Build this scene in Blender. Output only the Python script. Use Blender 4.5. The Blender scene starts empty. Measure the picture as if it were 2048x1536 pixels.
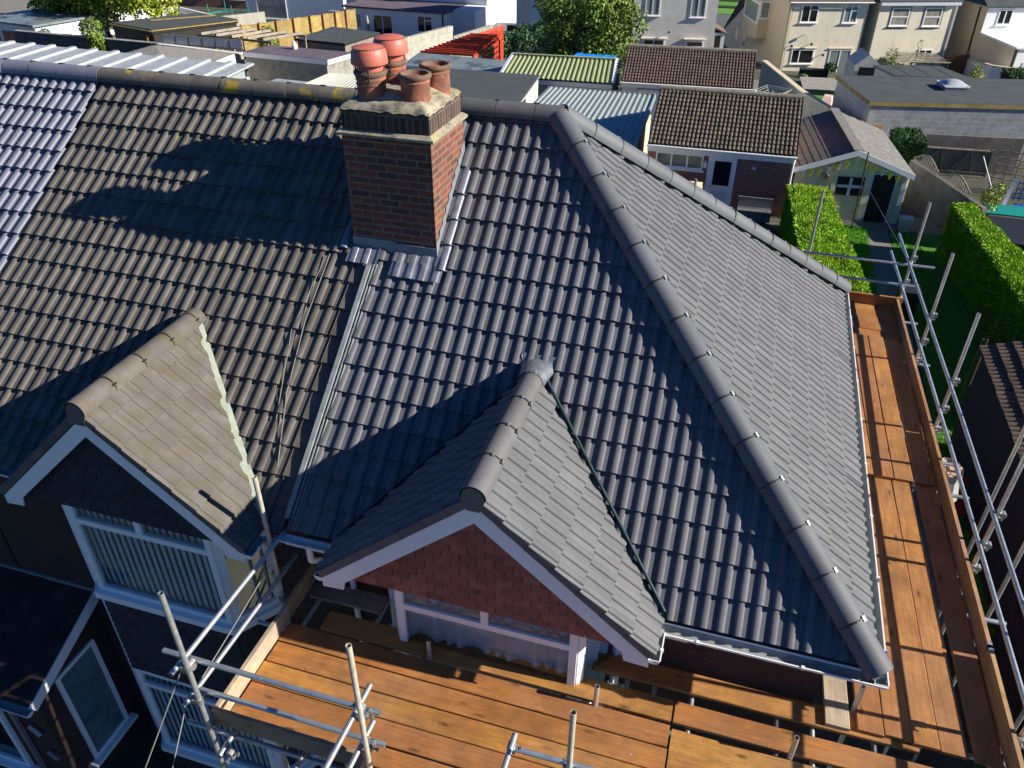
import bpy, bmesh, math, random
from mathutils import Vector as V, Matrix
from mathutils import noise as mnoise
random.seed(7)
D2R = math.radians
scene = bpy.context.scene
COL = scene.collection
# ------------------------------------------------------------------ camera
cam_d = bpy.data.cameras.new("camera"); cam = bpy.data.objects.new("camera", cam_d); COL.objects.link(cam)
cam_d.sensor_width = 36.0; cam_d.lens = 1578.4 / 2048 * 36.0; cam_d.clip_start = 0.05; cam_d.clip_end = 2000
yaw, pit, rol = -0.29336, 0.59638, 0.0041
fw = V((math.sin(yaw) * math.cos(pit), math.cos(yaw) * math.cos(pit), -math.sin(pit)))
rt = V((math.cos(yaw), -math.sin(yaw), 0)); up = rt.cross(fw)
r2 = rt * math.cos(rol) + up * math.sin(rol); u2 = -rt * math.sin(rol) + up * math.cos(rol)
cam.matrix_world = Matrix(((r2.x, u2.x, -fw.x, -1.766), (r2.y, u2.y, -fw.y, -4.9656), (r2.z, u2.z, -fw.z, 5.8307), (0, 0, 0, 1)))
scene.camera = cam
# ------------------------------------------------------------------ light
SUN_EL, SUN_AZ = 27.0, 2.5          # azimuth measured from +X towards +Y
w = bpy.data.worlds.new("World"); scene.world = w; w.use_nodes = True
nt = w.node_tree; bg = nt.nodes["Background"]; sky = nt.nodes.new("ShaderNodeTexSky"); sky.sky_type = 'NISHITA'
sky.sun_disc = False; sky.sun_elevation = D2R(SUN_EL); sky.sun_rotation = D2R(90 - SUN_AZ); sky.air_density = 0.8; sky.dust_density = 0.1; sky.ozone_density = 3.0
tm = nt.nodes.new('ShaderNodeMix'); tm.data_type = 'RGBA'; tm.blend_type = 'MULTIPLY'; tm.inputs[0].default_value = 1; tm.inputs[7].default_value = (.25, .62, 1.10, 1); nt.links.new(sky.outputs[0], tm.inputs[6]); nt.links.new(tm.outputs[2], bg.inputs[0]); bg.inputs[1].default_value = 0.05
sd = bpy.data.lights.new("sun", 'SUN'); sd.energy = 5.0; sd.angle = D2R(0.5); sd.color = (1.0, 0.93, 0.82)
sun = bpy.data.objects.new("sun", sd); COL.objects.link(sun)
sv = V((math.cos(D2R(SUN_EL)) * math.cos(D2R(SUN_AZ)), math.cos(D2R(SUN_EL)) * math.sin(D2R(SUN_AZ)), math.sin(D2R(SUN_EL))))
sun.rotation_euler = sv.to_track_quat('Z', 'Y').to_euler(); sun.location = (30, 0, 30)
scene.view_settings.view_transform = 'Standard'; scene.view_settings.look = 'None'; scene.view_settings.exposure = 0.80; scene.view_settings.gamma = 1
scene.render.engine = 'CYCLES'

# ------------------------------------------------------------------ materials
def nodes(name):
    m = bpy.data.materials.new(name); m.use_nodes = True; t = m.node_tree
    return m, t, t.nodes["Principled BSDF"]
def N(t, kind, **k):
    n = t.nodes.new(kind)
    for a, b in k.items(): setattr(n, a, b)
    return n
def mixc(t, a, b, fac, mode='MIX'):
    n = N(t, "ShaderNodeMix", data_type='RGBA', blend_type=mode)
    for s, val in ((n.inputs[6], a), (n.inputs[7], b), (n.inputs[0], fac)):
        if hasattr(val, 'links') or hasattr(val, 'is_linked'): t.links.new(val, s)
        elif isinstance(val, (tuple, list)): s.default_value = (*val[:3], 1)
        else: s.default_value = val
    return n.outputs[2]
def ramp(t, src, a, b):
    n = N(t, "ShaderNodeMapRange"); n.inputs[1].default_value = a; n.inputs[2].default_value = b; t.links.new(src, n.inputs[0]); return n.outputs[0]
def mapped(t, scale=(1, 1, 1), rot=(0, 0, 0)):
    tc = N(t, "ShaderNodeTexCoord"); mp = N(t, "ShaderNodeMapping"); mp.inputs[3].default_value = scale; mp.inputs[2].default_value = rot
    t.links.new(tc.outputs["Object"], mp.inputs[0]); return mp.outputs[0]
def noise(t, vec, sc, det=4, rough=.6):
    n = N(t, "ShaderNodeTexNoise"); n.inputs["Scale"].default_value = sc; n.inputs["Detail"].default_value = det; n.inputs["Roughness"].default_value = rough
    t.links.new(vec, n.inputs["Vector"]); return n.outputs[0]
def bump(t, p, h, s, dist=.01):
    b = N(t, "ShaderNodeBump"); b.inputs[0].default_value = s; b.inputs[1].default_value = dist; t.links.new(h, b.inputs[2]); t.links.new(b.outputs[0], p.inputs["Normal"])
MAT = {}
def mat(name, col, rough=.8, var=.25, sc=6, bs=.3, bsc=60, metal=0, island=0, objr=0, stains=(), spec=.5, dist=.01, streak=None):
    """stains: list of (colour, scale, lo, hi, amount)"""
    m, t, p = nodes(name); vec = mapped(t)
    c = mixc(t, tuple(x * (1 - var) for x in col), tuple(min(1, x * (1 + var)) for x in col), ramp(t, noise(t, vec, sc), .3, .7))
    if island:
        g = N(t, "ShaderNodeNewGeometry"); hs = N(t, "ShaderNodeHueSaturation")
        t.links.new(ramp(t, g.outputs["Random Per Island"], 0, 1), hs.inputs[2]); mr = N(t, "ShaderNodeMapRange")
        mr.inputs[3].default_value = 1 - island; mr.inputs[4].default_value = 1 + island; t.links.new(g.outputs["Random Per Island"], mr.inputs[0])
        hs.inputs[1].default_value = 1; t.links.new(mr.outputs[0], hs.inputs[2]); t.links.new(c, hs.inputs[4]); c = hs.outputs[0]
    if objr:
        g = N(t, "ShaderNodeObjectInfo"); hs = N(t, "ShaderNodeHueSaturation"); mr = N(t, "ShaderNodeMapRange")
        mr.inputs[3].default_value = 1 - objr; mr.inputs[4].default_value = 1 + objr; t.links.new(g.outputs["Random"], mr.inputs[0]); t.links.new(mr.outputs[0], hs.inputs[2]); t.links.new(c, hs.inputs[4]); c = hs.outputs[0]
    for (sc_, s_, lo, hi, am) in stains:
        r = ramp(t, noise(t, vec, s_, 6, .7), lo, hi); mm = N(t, "ShaderNodeMath", operation='MULTIPLY'); mm.inputs[1].default_value = am; t.links.new(r, mm.inputs[0]); c = mixc(t, c, sc_, mm.outputs[0])
    if streak:
        v2 = mapped(t, streak[1]); r = ramp(t, noise(t, v2, 1, 5, .6), .45, .75); mm = N(t, "ShaderNodeMath", operation='MULTIPLY'); mm.inputs[1].default_value = streak[2]; t.links.new(r, mm.inputs[0]); c = mixc(t, c, streak[0], mm.outputs[0])
    t.links.new(c, p.inputs["Base Color"]); p.inputs["Roughness"].default_value = rough; p.inputs["Metallic"].default_value = metal; p.inputs["Specular IOR Level"].default_value = spec
    if bs: bump(t, p, noise(t, vec, bsc, 5, .7), bs, dist)
    MAT[name] = m; return m
def brickmat(name, c1, c2, mortar, bw=.225, rh=.075, ms=.010, rough=.9, soot_black=None, sa=.5, scatter=.5):
    m, t, p = nodes(name); tc = N(t, "ShaderNodeTexCoord"); s = N(t, "ShaderNodeSeparateXYZ"); t.links.new(tc.outputs["Object"], s.inputs[0])
    a = N(t, "ShaderNodeMath", operation='ADD'); t.links.new(s.outputs[0], a.inputs[0]); t.links.new(s.outputs[1], a.inputs[1])
    cb = N(t, "ShaderNodeCombineXYZ"); t.links.new(a.outputs[0], cb.inputs[0]); t.links.new(s.outputs[2], cb.inputs[1])
    b = N(t, "ShaderNodeTexBrick"); b.inputs["Scale"].default_value = 1; b.inputs["Mortar Size"].default_value = ms; b.inputs["Brick Width"].default_value = bw; b.inputs["Row Height"].default_value = rh
    b.inputs["Bias"].default_value = 0; b.inputs["Mortar Smooth"].default_value = .2
    b.inputs[1].default_value = (*c1, 1); b.inputs[2].default_value = (*c2, 1); b.inputs[3].default_value = (*mortar, 1); t.links.new(cb.outputs[0], b.inputs[0])
    vec = mapped(t); c = mixc(t, b.outputs[0], (.02, .02, .02), ramp(t, noise(t, vec, 3, 6, .7), .35, 1.3))
    if soot_black: c = mixc(t, c, soot_black, mixf(t, noise(t, vec, 2.2, 6, .75), sa))
    c = mixc(t, c, tuple(min(1, x * 1.6) for x in mortar), mixf(t, noise(t, vec, 40, 3), .12))
    t.links.new(c, p.inputs["Base Color"]); p.inputs["Roughness"].default_value = rough
    iv = N(t, "ShaderNodeMath", operation='SUBTRACT'); iv.inputs[0].default_value = 1; t.links.new(b.outputs[1], iv.inputs[1])
    n2 = noise(t, vec, 60, 4, .7); ad = N(t, "ShaderNodeMath", operation='MULTIPLY_ADD'); t.links.new(n2, ad.inputs[0]); ad.inputs[1].default_value = .3; t.links.new(iv.outputs[0], ad.inputs[2])
    bump(t, p, ad.outputs[0], .7, .008); MAT[name] = m; return m
def mixf(t, src, am):
    r = ramp(t, src, .4, .75); mm = N(t, "ShaderNodeMath", operation='MULTIPLY'); mm.inputs[1].default_value = am; t.links.new(r, mm.inputs[0]); return mm.outputs[0]
def mixf2(t, src, lo, hi, am):
    r = ramp(t, src, lo, hi); mm = N(t, 'ShaderNodeMath', operation='MULTIPLY'); mm.inputs[1].default_value = am; t.links.new(r, mm.inputs[0]); return mm.outputs[0]
def woodmat(name, col, dark, axis, rough=.75, knots=True, objr=.18, grey=.15):
    m, t, p = nodes(name); sc = (1.2, 16, 16) if axis == 'x' else (16, 1.2, 16)
    if axis == 'z': sc = (16, 16, 1.2)
    oi = N(t, "ShaderNodeObjectInfo"); tc = N(t, "ShaderNodeTexCoord"); ad = N(t, "ShaderNodeVectorMath", operation='ADD'); ml = N(t, "ShaderNodeVectorMath", operation='SCALE'); ml.inputs[3].default_value = 37
    t.links.new(oi.outputs["Location"], ml.inputs[0]); t.links.new(tc.outputs["Object"], ad.inputs[0]); t.links.new(ml.outputs[0], ad.inputs[1])
    mp = N(t, "ShaderNodeMapping"); mp.inputs[3].default_value = sc; t.links.new(ad.outputs[0], mp.inputs[0]); mp2 = N(t, "ShaderNodeMapping"); t.links.new(ad.outputs[0], mp2.inputs[0])
    g = noise(t, mp.outputs[0], 2.2, 7, .65); c = mixc(t, dark, col, ramp(t, g, .3, .58))
    hs = N(t, "ShaderNodeHueSaturation"); mr = N(t, "ShaderNodeMapRange"); mr.inputs[3].default_value = 1 - objr; mr.inputs[4].default_value = 1 + objr; t.links.new(oi.outputs["Random"], mr.inputs[0]); t.links.new(mr.outputs[0], hs.inputs[2]); t.links.new(c, hs.inputs[4])
    m3 = N(t, "ShaderNodeMath", operation='MULTIPLY_ADD'); m3.inputs[1].default_value = .018; m3.inputs[2].default_value = .491; t.links.new(oi.outputs["Random"], m3.inputs[0]); t.links.new(m3.outputs[0], hs.inputs[0]); c = hs.outputs[0]
    c = mixc(t, c, tuple(x * .30 for x in dark), mixf(t, noise(t, mp2.outputs[0], 2.6, 8, .75), .75)); c = mixc(t, c, tuple(x * .55 for x in dark), mixf(t, noise(t, mp2.outputs[0], .8, 4, .6), .6)); c = mixc(t, c, (.55, .52, .46), mixf2(t, noise(t, mp2.outputs[0], 24, 3, .6), .70, .78, .5))
    c = mixc(t, c, (.33, .29, .25), mixf(t, noise(t, mp2.outputs[0], 1.1, 5, .6), grey))
    if knots:
        mpk = N(t, "ShaderNodeMapping"); mpk.inputs[3].default_value = (2.2, 7, 7) if axis == 'x' else (7, 2.2, 7); t.links.new(ad.outputs[0], mpk.inputs[0])
        vo = N(t, "ShaderNodeTexVoronoi"); vo.inputs["Scale"].default_value = .9; t.links.new(mpk.outputs[0], vo.inputs[0]); c = mixc(t, tuple(x * .3 for x in dark), c, ramp(t, vo.outputs[0], .03, .17))
    t.links.new(c, p.inputs["Base Color"]); p.inputs["Roughness"].default_value = rough; bump(t, p, g, .35, .006); MAT[name] = m; return m
def glassmat(name, tint=(.75, .85, .88), rough=.02):
    m, t, p = nodes(name); p.inputs["Base Color"].default_value = (*tint, 1); p.inputs["Roughness"].default_value = rough
    tr = N(t, "ShaderNodeBsdfTransparent"); tr.inputs[0].default_value = (*tint, 1); gl = N(t, "ShaderNodeBsdfGlossy"); gl.inputs["Roughness"].default_value = rough; fr = N(t, "ShaderNodeFresnel"); fr.inputs[0].default_value = 1.6
    mx = N(t, "ShaderNodeMixShader"); ma = N(t, "ShaderNodeMath", operation='MULTIPLY_ADD'); ma.inputs[1].default_value = .9; ma.inputs[2].default_value = .0; t.links.new(fr.outputs[0], ma.inputs[0]); t.links.new(ma.outputs[0], mx.inputs[0]); t.links.new(tr.outputs[0], mx.inputs[1]); t.links.new(gl.outputs[0], mx.inputs[2])
    t.links.new(mx.outputs[0], t.nodes["Material Output"].inputs[0]); MAT[name] = m; return m

mat('tile_new', (.125, .128, .140), .7, .12, 3, .35, 260, island=.13, stains=[((.22, .22, .225), 9, .5, .8, .35), ((.08, .08, .09), 1.3, .55, .8, .35)], dist=.003, spec=.3)
mat('tile_new_side', (.130, .134, .140), .7, .12, 3, .35, 260, island=.10, stains=[((.20, .20, .205), 9, .5, .8, .35)], dist=.003, spec=.3)
mat('tile_old', (.115, .104, .092), .85, .22, 5, .5, 130, island=.22, stains=[((.15, .135, .11), 3, .5, .75, .5), ((.20, .19, .045), 2.3, .62, .74, .75), ((.05, .045, .04), 7, .5, .8, .5)], dist=.004)
mat('tile_blue', (.18, .192, .235), .55, .10, 3, .3, 200, island=.10, stains=[((.20, .20, .25), 8, .5, .8, .5)], dist=.003)
mat('tile_tan', (.120, .108, .100), .85, .14, 5, .4, 130, island=.13, stains=[((.10, .085, .04), 4.5, .47, .64, .8), ((.17, .155, .14), 9, .55, .8, .4)], dist=.004)
mat('ridge_new', (.115, .114, .118), .65, .12, 4, .4, 180, island=.08, stains=[((.06, .06, .065), 5, .55, .8, .5)], dist=.003)
mat('ridge_hip', (.105, .112, .122), .65, .14, 3, .4, 180, island=.10, stains=[((.06, .06, .065), 6, .52, .8, .5)], dist=.003)
mat('ridge_lichen', (.13, .118, .10), .9, .25, 5, .5, 90, island=.15, stains=[((.40, .29, .02), 2.6, .55, .62, .95), ((.30, .29, .24), 9, .6, .75, .5)], dist=.005)
mat('roof_felt_under', (.03, .03, .03), .95, .1)
mat('lead', (.19, .21, .25), .5, .25, 9, .5, 25, metal=.35, stains=[((.42, .42, .42), 14, .5, .75, .5), ((.16, .17, .19), 5, .5, .8, .5)], dist=.01)
mat('lead_matt', (.22, .24, .27), .6, .15, 6, .3, 30, metal=.2)
mat('upvc', (.88, .88, .88), .35, .03, 4, 0)
mat('upvc_dirty', (.66, .67, .65), .5, .1, 6, .1, 40, stains=[((.32, .32, .27), 5, .5, .8, .5)])
mat('gutter_in', (.27, .30, .30), .7, .2, 8, .3, 40, stains=[((.09, .09, .08), 12, .55, .7, .6)])
mat('valley_dark', (.03, .06, .065), .35, .1, 6, 0)
mat('mortar_pale', (.30, .34, .27), .9, .15, 8, .5, 40, stains=[((.25, .25, .18), 6, .5, .8, .5)])
mat('flaunch', (.36, .31, .22), .95, .18, 7, .8, 22, stains=[((.10, .095, .08), 5.5, .44, .62, .85), ((.34, .32, .04), 3.6, .56, .68, .8), ((.60, .57, .48), 16, .55, .7, .5)], dist=.02)
mat('terracotta', (.40, .125, .06), .85, .2, 9, .4, 60, stains=[((.08, .055, .045), 4.2, .42, .66, .85), ((.62, .42, .33), 11, .58, .72, .6)])
mat('pot_rim', (.15, .095, .065), .9, .3, 12, .6, 60, stains=[((.30, .19, .13), 8, .5, .75, .5)])
mat('cowl_plastic', (.52, .14, .095), .5, .08, 6, .1, 40, stains=[((.50, .22, .17), 9, .5, .8, .5)])
mat('soot_black', (.012, .012, .012), .95, .2)
mat('steel_strap', (.25, .19, .14), .5, .3, 20, .2, 60, metal=.7)
mat('galv', (.56, .60, .62), .38, .18, 14, .25, 50, metal=.72, objr=.12, stains=[((.30, .32, .33), 6, .5, .8, .55), ((.27, .17, .10), 9, .66, .74, .55)])
mat('galv_old', (.50, .48, .40), .6, .2, 10, .3, 60, metal=.35, objr=.1, stains=[((.22, .15, .09), 9, .58, .72, .6)])
mat('coupler', (.34, .35, .35), .5, .3, 30, .5, 60, metal=.7, stains=[((.16, .09, .05), 14, .55, .7, .6)])
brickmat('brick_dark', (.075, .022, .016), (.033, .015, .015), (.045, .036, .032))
brickmat('brick_chim', (.27, .062, .035), (.085, .035, .03), (.20, .16, .11), ms=.011, sa=.3)
brickmat('soldier', (.15, .06, .045), (.03, .022, .018), (.15, .135, .10), bw=.075, rh=.24, ms=.010, soot_black=(.02, .018, .015), sa=.85)
brickmat('brick_red', (.33, .075, .045), (.20, .05, .038), (.42, .34, .28), ms=.010)
brickmat('brick_brown', (.30, .22, .20), (.20, .15, .14), (.33, .28, .25), ms=.010)
brickmat('block_grey', (.40, .41, .42), (.33, .34, .35), (.52, .51, .48), bw=.45, rh=.225, ms=.012)
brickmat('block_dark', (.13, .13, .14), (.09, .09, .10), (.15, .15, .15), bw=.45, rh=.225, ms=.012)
mat('hung_red', (.36, .115, .075), .85, .18, 14, .5, 80, island=.24, stains=[((.10, .05, .042), 6, .5, .75, .5)], dist=.004)
mat('hung_slate', (.022, .026, .034), .8, .2, 14, .4, 80, island=.3, dist=.004)
mat('porch_tile', (.035, .022, .018), .9, .4, 5, .5, 80, island=.3, stains=[((.16, .15, .04), 6, .6, .72, .6)], dist=.005)
woodmat('deck_x', (.52, .225, .050), (.33, .13, .028), 'x', objr=.10); woodmat('deck_y', (.50, .21, .055), (.32, .12, .032), 'y', objr=.12)
woodmat('deck_pale', (.52, .40, .27), (.36, .25, .15), 'y', grey=.5); woodmat('toe_y', (.56, .33, .14), (.36, .18, .07), 'y', grey=.25); woodmat('toe_x', (.40, .24, .13), (.22, .12, .06), 'x', grey=.5)
woodmat('deck_grey', (.33, .24, .18), (.17, .11, .075), 'x', grey=.6)
woodmat('fence_new', (.46, .33, .10), (.34, .23, .07), 'z', knots=False, grey=.1); woodmat('fence_grey', (.24, .20, .16), (.13, .11, .09), 'z', knots=False, grey=.5); woodmat('wood_grey_x', (.42, .36, .28), (.28, .23, .18), 'x', knots=False, grey=.5); woodmat('gate_brown', (.36, .15, .05), (.24, .09, .03), 'z', knots=False)
mat('render_cream', (.84, .77, .58), .9, .06, 1.2, .5, 30, stains=[((.55, .52, .38), 1.1, .5, .8, .5), ((.84, .80, .68), 2.3, .5, .8, .4)], streak=((.50, .48, .38), (.9, .9, .12), .35))
mat('render_tan', (.66, .56, .40), .9, .06, 1.2, .5, 30, stains=[((.52, .44, .30), 1.3, .5, .8, .5)])
mat('render_grey', (.68, .66, .60), .95, .08, 2, .9, 12, stains=[((.44, .44, .42), 1.5, .45, .8, .5), ((.70, .67, .58), 4, .5, .8, .5)], dist=.03)
mat('render_white', (.82, .82, .81), .85, .03, 2, .2, 30)
mat('render_bluewhite', (.62, .68, .74), .85, .04, 2, .2, 30)
mat('render_dark', (.26, .25, .22), .95, .3, 3, .8, 30, stains=[((.36, .33, .26), 3, .45, .8, .6)], streak=((.42, .38, .28), (6, 6, .4), .35))
mat('conc_wall', (.40, .38, .32), .95, .22, 4, .8, 30, stains=[((.58, .56, .48), 9, .5, .8, .5), ((.20, .20, .16), 2, .5, .8, .5)], streak=((.24, .23, .19), (5, 5, .3), .5))
mat('conc_path', (.20, .19, .17), .95, .25, 4, .8, 18, stains=[((.12, .12, .11), 2, .4, .7, .6), ((.30, .28, .25), 12, .5, .8, .5)], dist=.02)
mat('felt_grey', (.052, .064, .066), .9, .2, 1.4, .5, 120, stains=[((.085, .10, .10), .8, .45, .8, .6), ((.06, .065, .07), 3, .5, .8, .5)])
mat('felt_puddle', (.18, .22, .23), .45, .2, 1.4, .3, 60, stains=[((.03, .03, .03), .45, .5, .6, .9), ((.30, .34, .35), 2.5, .55, .7, .4)])
mat('felt_purple', (.12, .095, .12), .9, .2, 1.4, .5, 120)
mat('metal_green', (.32, .36, .17), .5, .08, 3, .1, 20, stains=[((.24, .28, .13), 2, .5, .8, .5)])
mat('metal_blue', (.30, .35, .335), .45, .08, 3, .1, 20, stains=[((.36, .40, .37), 2, .5, .8, .5)])
mat('metal_white', (.36, .40, .42), .5, .15, 2, .2, 20, stains=[((.24, .27, .28), 1.5, .45, .8, .7)])
mat('plastic_white', (.36, .37, .33), .5, .08, 4, 0)
mat('tarp_blue', (.01, .27, .80), .4, .12, 3, .8, 5, dist=.1)
mat('pantile_brown', (.13, .088, .068), .85, .2, 3, .5, 60, island=.2, stains=[((.20, .155, .12), 6, .55, .75, .4)])
mat('pantile_olive', (.125, .10, .07), .9, .3, 3, .6, 60, island=.25, stains=[((.22, .185, .13), 9, .5, .72, .5), ((.06, .055, .04), 4, .5, .8, .6)])
mat('pantile_ridge', (.22, .19, .14), .95, .3, 4, .8, 40, stains=[((.40, .37, .28), 9, .5, .7, .6)])
mat('asbestos', (.20, .195, .175), .95, .3, 8, 1, 25, stains=[((.42, .40, .35), 14, .56, .66, .6), ((.12, .11, .09), 5, .5, .8, .6)], island=.12, dist=.03)
mat('asbestos_shaded', (.155, .15, .135), .95, .3, 8, .5, 25, stains=[((.32, .31, .28), 14, .6, .7, .6)], island=.15, dist=.03)  # asbestos darkened for the slope away from the sun, shade painted in
mat('ship_cream', (.80, .73, .44), .8, .1, 2, .2, 20, stains=[((.45, .40, .24), 3, .5, .8, .5)])
mat('ship_blue', (.50, .58, .62), .8, .06, 2, .1, 20)
mat('dark_glass', (.012, .014, .016), .06, .2, 3, 0, spec=.8)
mat('curtain_glass', (.20, .25, .25), .1, .3, 9, 0, spec=.8)
mat('black_void', (.008, .008, .008), .9, .1)
mat('flag_black', (.01, .01, .012), .8, .1); mat('flag_white', (.75, .77, .80), .8, .05)
mat('bunting_yellow', (.85, .75, .03), .7, .05); mat('bunting_cream', (.75, .66, .45), .7, .05)
mat('pergola_red', (.62, .060, .018), .7, .15, 5, .2, 30, stains=[((.42, .05, .02), 4, .55, .8, .5)])
mat('black_wood', (.02, .018, .016), .8, .2)
mat('curtain', (.72, .76, .80), .9, .06, 8, .1, 30)
mat('blind', (.88, .90, .92), .7, .05, 8, 0)
mat('interior', (.28, .28, .30), .95, .2)
mat('sky_reflect', (.10, .15, .16), .25, .35, 2.5, 0, stains=[((.20, .24, .24), 1.4, .45, .7, .6)])
mat('foil_pink', (.60, .42, .38), .8, .2)
mat('soil', (.060, .055, .042), 1, .4, 1.2, .9, 14, stains=[((.045, .07, .018), .8, .4, .65, .8), ((.13, .12, .10), .35, .5, .7, .7)], dist=.05)
mat('lawn', (.06, .19, .012), 1, .35, 7, 1, 50, stains=[((.10, .22, .02), 1.5, .4, .8, .5)], dist=.03)
mat('blade', (.14, .40, .012), .7, .3, 2, 0, island=.4)
mat('hedge_leaf', (.27, .47, .012), .65, .35, 2.5, 0, island=.5, stains=[((.40, .50, .03), .9, .45, .7, .6), ((.10, .24, .01), 3.5, .5, .7, .5)])
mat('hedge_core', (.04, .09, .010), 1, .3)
mat('hedge_dark', (.035, .10, .016), .7, .3, 2, 0, island=.4)
mat('leaf_lime', (.27, .34, .018), .6, .3, .8, 0, island=.45)
mat('leaf_green', (.135, .215, .022), .6, .35, .8, 0, island=.5)
mat('leaf_olive', (.17, .22, .04), .6, .35, .8, 0, island=.45)
mat('leaf_gold', (.55, .42, .02), .6, .3, .8, 0, island=.4)
mat('bark', (.10, .075, .05), .95, .3, 10, .8, 20)
mat('asphalt', (.095, .10, .105), .95, .15, 2, .5, 40, stains=[((.14, .145, .15), .6, .5, .8, .5)])
mat('verge', (.10, .26, .015), 1, .3, 1, 1, 30)
mat('blue_plastic', (.02, .12, .42), .5, .1); mat('green_plastic', (.02, .16, .05), .5, .1); mat('red_cloth', (.45, .02, .03), .8, .1); mat('teal', (.0, .24, .20), .6, .12, 2, .2, 20); mat('white_metal', (.75, .75, .75), .4, .05); mat('grey_metal', (.3, .3, .3), .4, .1, metal=.5)
mat('black_metal', (.02, .02, .02), .5, .1); mat('clear_plastic', (.45, .48, .50), .3, .1); mat('wire', (.20, .20, .19), .7, .1); mat('stone_warm', (.48, .36, .27), .9, .2); mat('sign_white', (.70, .72, .66), .5, .04); mat('sign_ink', (.02, .01, .05), .6, 0); mat('sign_red', (.55, .03, .06), .6, 0); mat('van_white', (.75, .77, .80), .3, .03)
glassmat('glass', (.78, .88, .93))

# ------------------------------------------------------------------ mesh tools
class MB:
    def __init__(s, T=None): s.v = []; s.f = []; s.T = T
    def P(s, p):
        p = V(p); s.v.append(s.T @ p if s.T else p); return len(s.v) - 1
    def poly(s, pts): s.f.append([s.P(p) for p in pts]); return s
    def box(s, x0, x1, y0, y1, z0, z1):
        i = [s.P((x, y, z)) for x in (x0, x1) for y in (y0, y1) for z in (z0, z1)]
        for q in ((0, 1, 3, 2), (4, 6, 7, 5), (0, 4, 5, 1), (2, 3, 7, 6), (0, 2, 6, 4), (1, 5, 7, 3)): s.f.append([i[k] for k in q])
        return s
    def beam(s, p, q, w_, h, upv=(0, 0, 1)):
        p = V(p); q = V(q); d = (q - p).normalized(); sd_ = d.cross(V(upv))
        if sd_.length < 1e-4: sd_ = d.cross(V((1, 0, 0)))
        sd_.normalize(); uu = sd_.cross(d); i = []
        for c in (p, q):
            for a, b in ((-1, -1), (1, -1), (1, 1), (-1, 1)): i.append(s.P(c + sd_ * a * w_ / 2 + uu * b * h / 2))
        for q_ in ((3, 2, 1, 0), (4, 5, 6, 7), (0, 1, 5, 4), (1, 2, 6, 5), (2, 3, 7, 6), (3, 0, 4, 7)): s.f.append([i[k] for k in q_])
        return s
    def tube(s, p, q, r, n=14, inner=None):
        p = V(p); q = V(q); d = (q - p).normalized(); a = d.orthogonal().normalized(); b = d.cross(a)
        ri = [[], []]
        for k, c in enumerate((p, q)):
            for j in range(n): t = 2 * math.pi * j / n; ri[k].append(s.P(c + (a * math.cos(t) + b * math.sin(t)) * r))
        for j in range(n): s.f.append([ri[0][j], ri[0][(j + 1) % n], ri[1][(j + 1) % n], ri[1][j]])
        if inner:
            for k, c, sg in ((0, p, 1), (1, q, -1)):
                c2 = c + d * sg * .25; i1 = [s.P(c + (a * math.cos(2 * math.pi * j / n) + b * math.sin(2 * math.pi * j / n)) * inner) for j in range(n)]
                i2 = [s.P(c2 + (a * math.cos(2 * math.pi * j / n) + b * math.sin(2 * math.pi * j / n)) * inner) for j in range(n)]
                for j in range(n):
                    s.f.append([ri[k][j], ri[k][(j + 1) % n], i1[(j + 1) % n], i1[j]]); s.f.append([i1[j], i1[(j + 1) % n], i2[(j + 1) % n], i2[j]])
                s.f.append(i2)
        else: s.f.append(ri[0][::-1]); s.f.append(ri[1])
        return s
    def path(s, pts, r, n=6):
        for a, b in zip(pts[:-1], pts[1:]): s.tube(a, b, r, n)
        return s
    def lathe(s, c, prof, n=32):
        c = V(c); rings = []
        for r, z in prof: rings.append([s.P(c + V((r * math.cos(2 * math.pi * j / n), r * math.sin(2 * math.pi * j / n), z))) for j in range(n)])
        for a, b in zip(rings[:-1], rings[1:]):
            for j in range(n): s.f.append([a[j], a[(j + 1) % n], b[(j + 1) % n], b[j]])
        s.f.append(rings[0][::-1]); s.f.append(rings[-1]); return s
    def prism(s, pts, off):
        off = V(off); a = [s.P(p) for p in pts]; b = [s.P(V(p) + off) for p in pts]; n = len(a)
        s.f.append(a); s.f.append(b[::-1])
        for j in range(n): s.f.append([a[j], b[j], b[(j + 1) % n], a[(j + 1) % n]])
        return s
    def build(s, name, m, parent=None, smooth=None, fix=True):
        me = bpy.data.meshes.new(name); off = Matrix.Identity(4)
        if parent is not None: off = WM[parent.name].inverted()
        ident = off == Matrix.Identity(4)
        me.from_pydata([tuple(off @ v) if not ident else tuple(v) for v in s.v], [], s.f)
        if fix:
            b = bmesh.new(); b.from_mesh(me); bmesh.ops.recalc_face_normals(b, faces=b.faces[:]); b.to_mesh(me); b.free()
        if smooth is not None:
            for p_ in me.polygons: p_.use_smooth = True
            me.set_sharp_from_angle(angle=D2R(smooth))
        me.materials.append(MAT[m] if isinstance(m, str) else m); o = bpy.data.objects.new(name, me); COL.objects.link(o)
        if parent is not None: o.parent = parent
        WM[o.name] = WM[parent.name] if parent is not None else Matrix.Identity(4)
        return o
WM = {}
def frame(loc=(0, 0, 0), deg=0): return Matrix.Translation(V(loc)) @ Matrix.Rotation(D2R(deg), 4, 'Z')
def tag(o, label, cat, group=None, kind=None):
    if label: o['label'] = label
    if cat: o['category'] = cat
    if group: o['group'] = group
    if kind: o['kind'] = kind
    return o
def thing(name, label, cat, loc=(0, 0, 0), deg=0, group=None):
    o = bpy.data.objects.new(name, None); COL.objects.link(o); o.location = loc; o.rotation_euler = (0, 0, D2R(deg)); o.empty_display_size = .2
    WM[o.name] = frame(loc, deg); return tag(o, label, cat, group)
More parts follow.
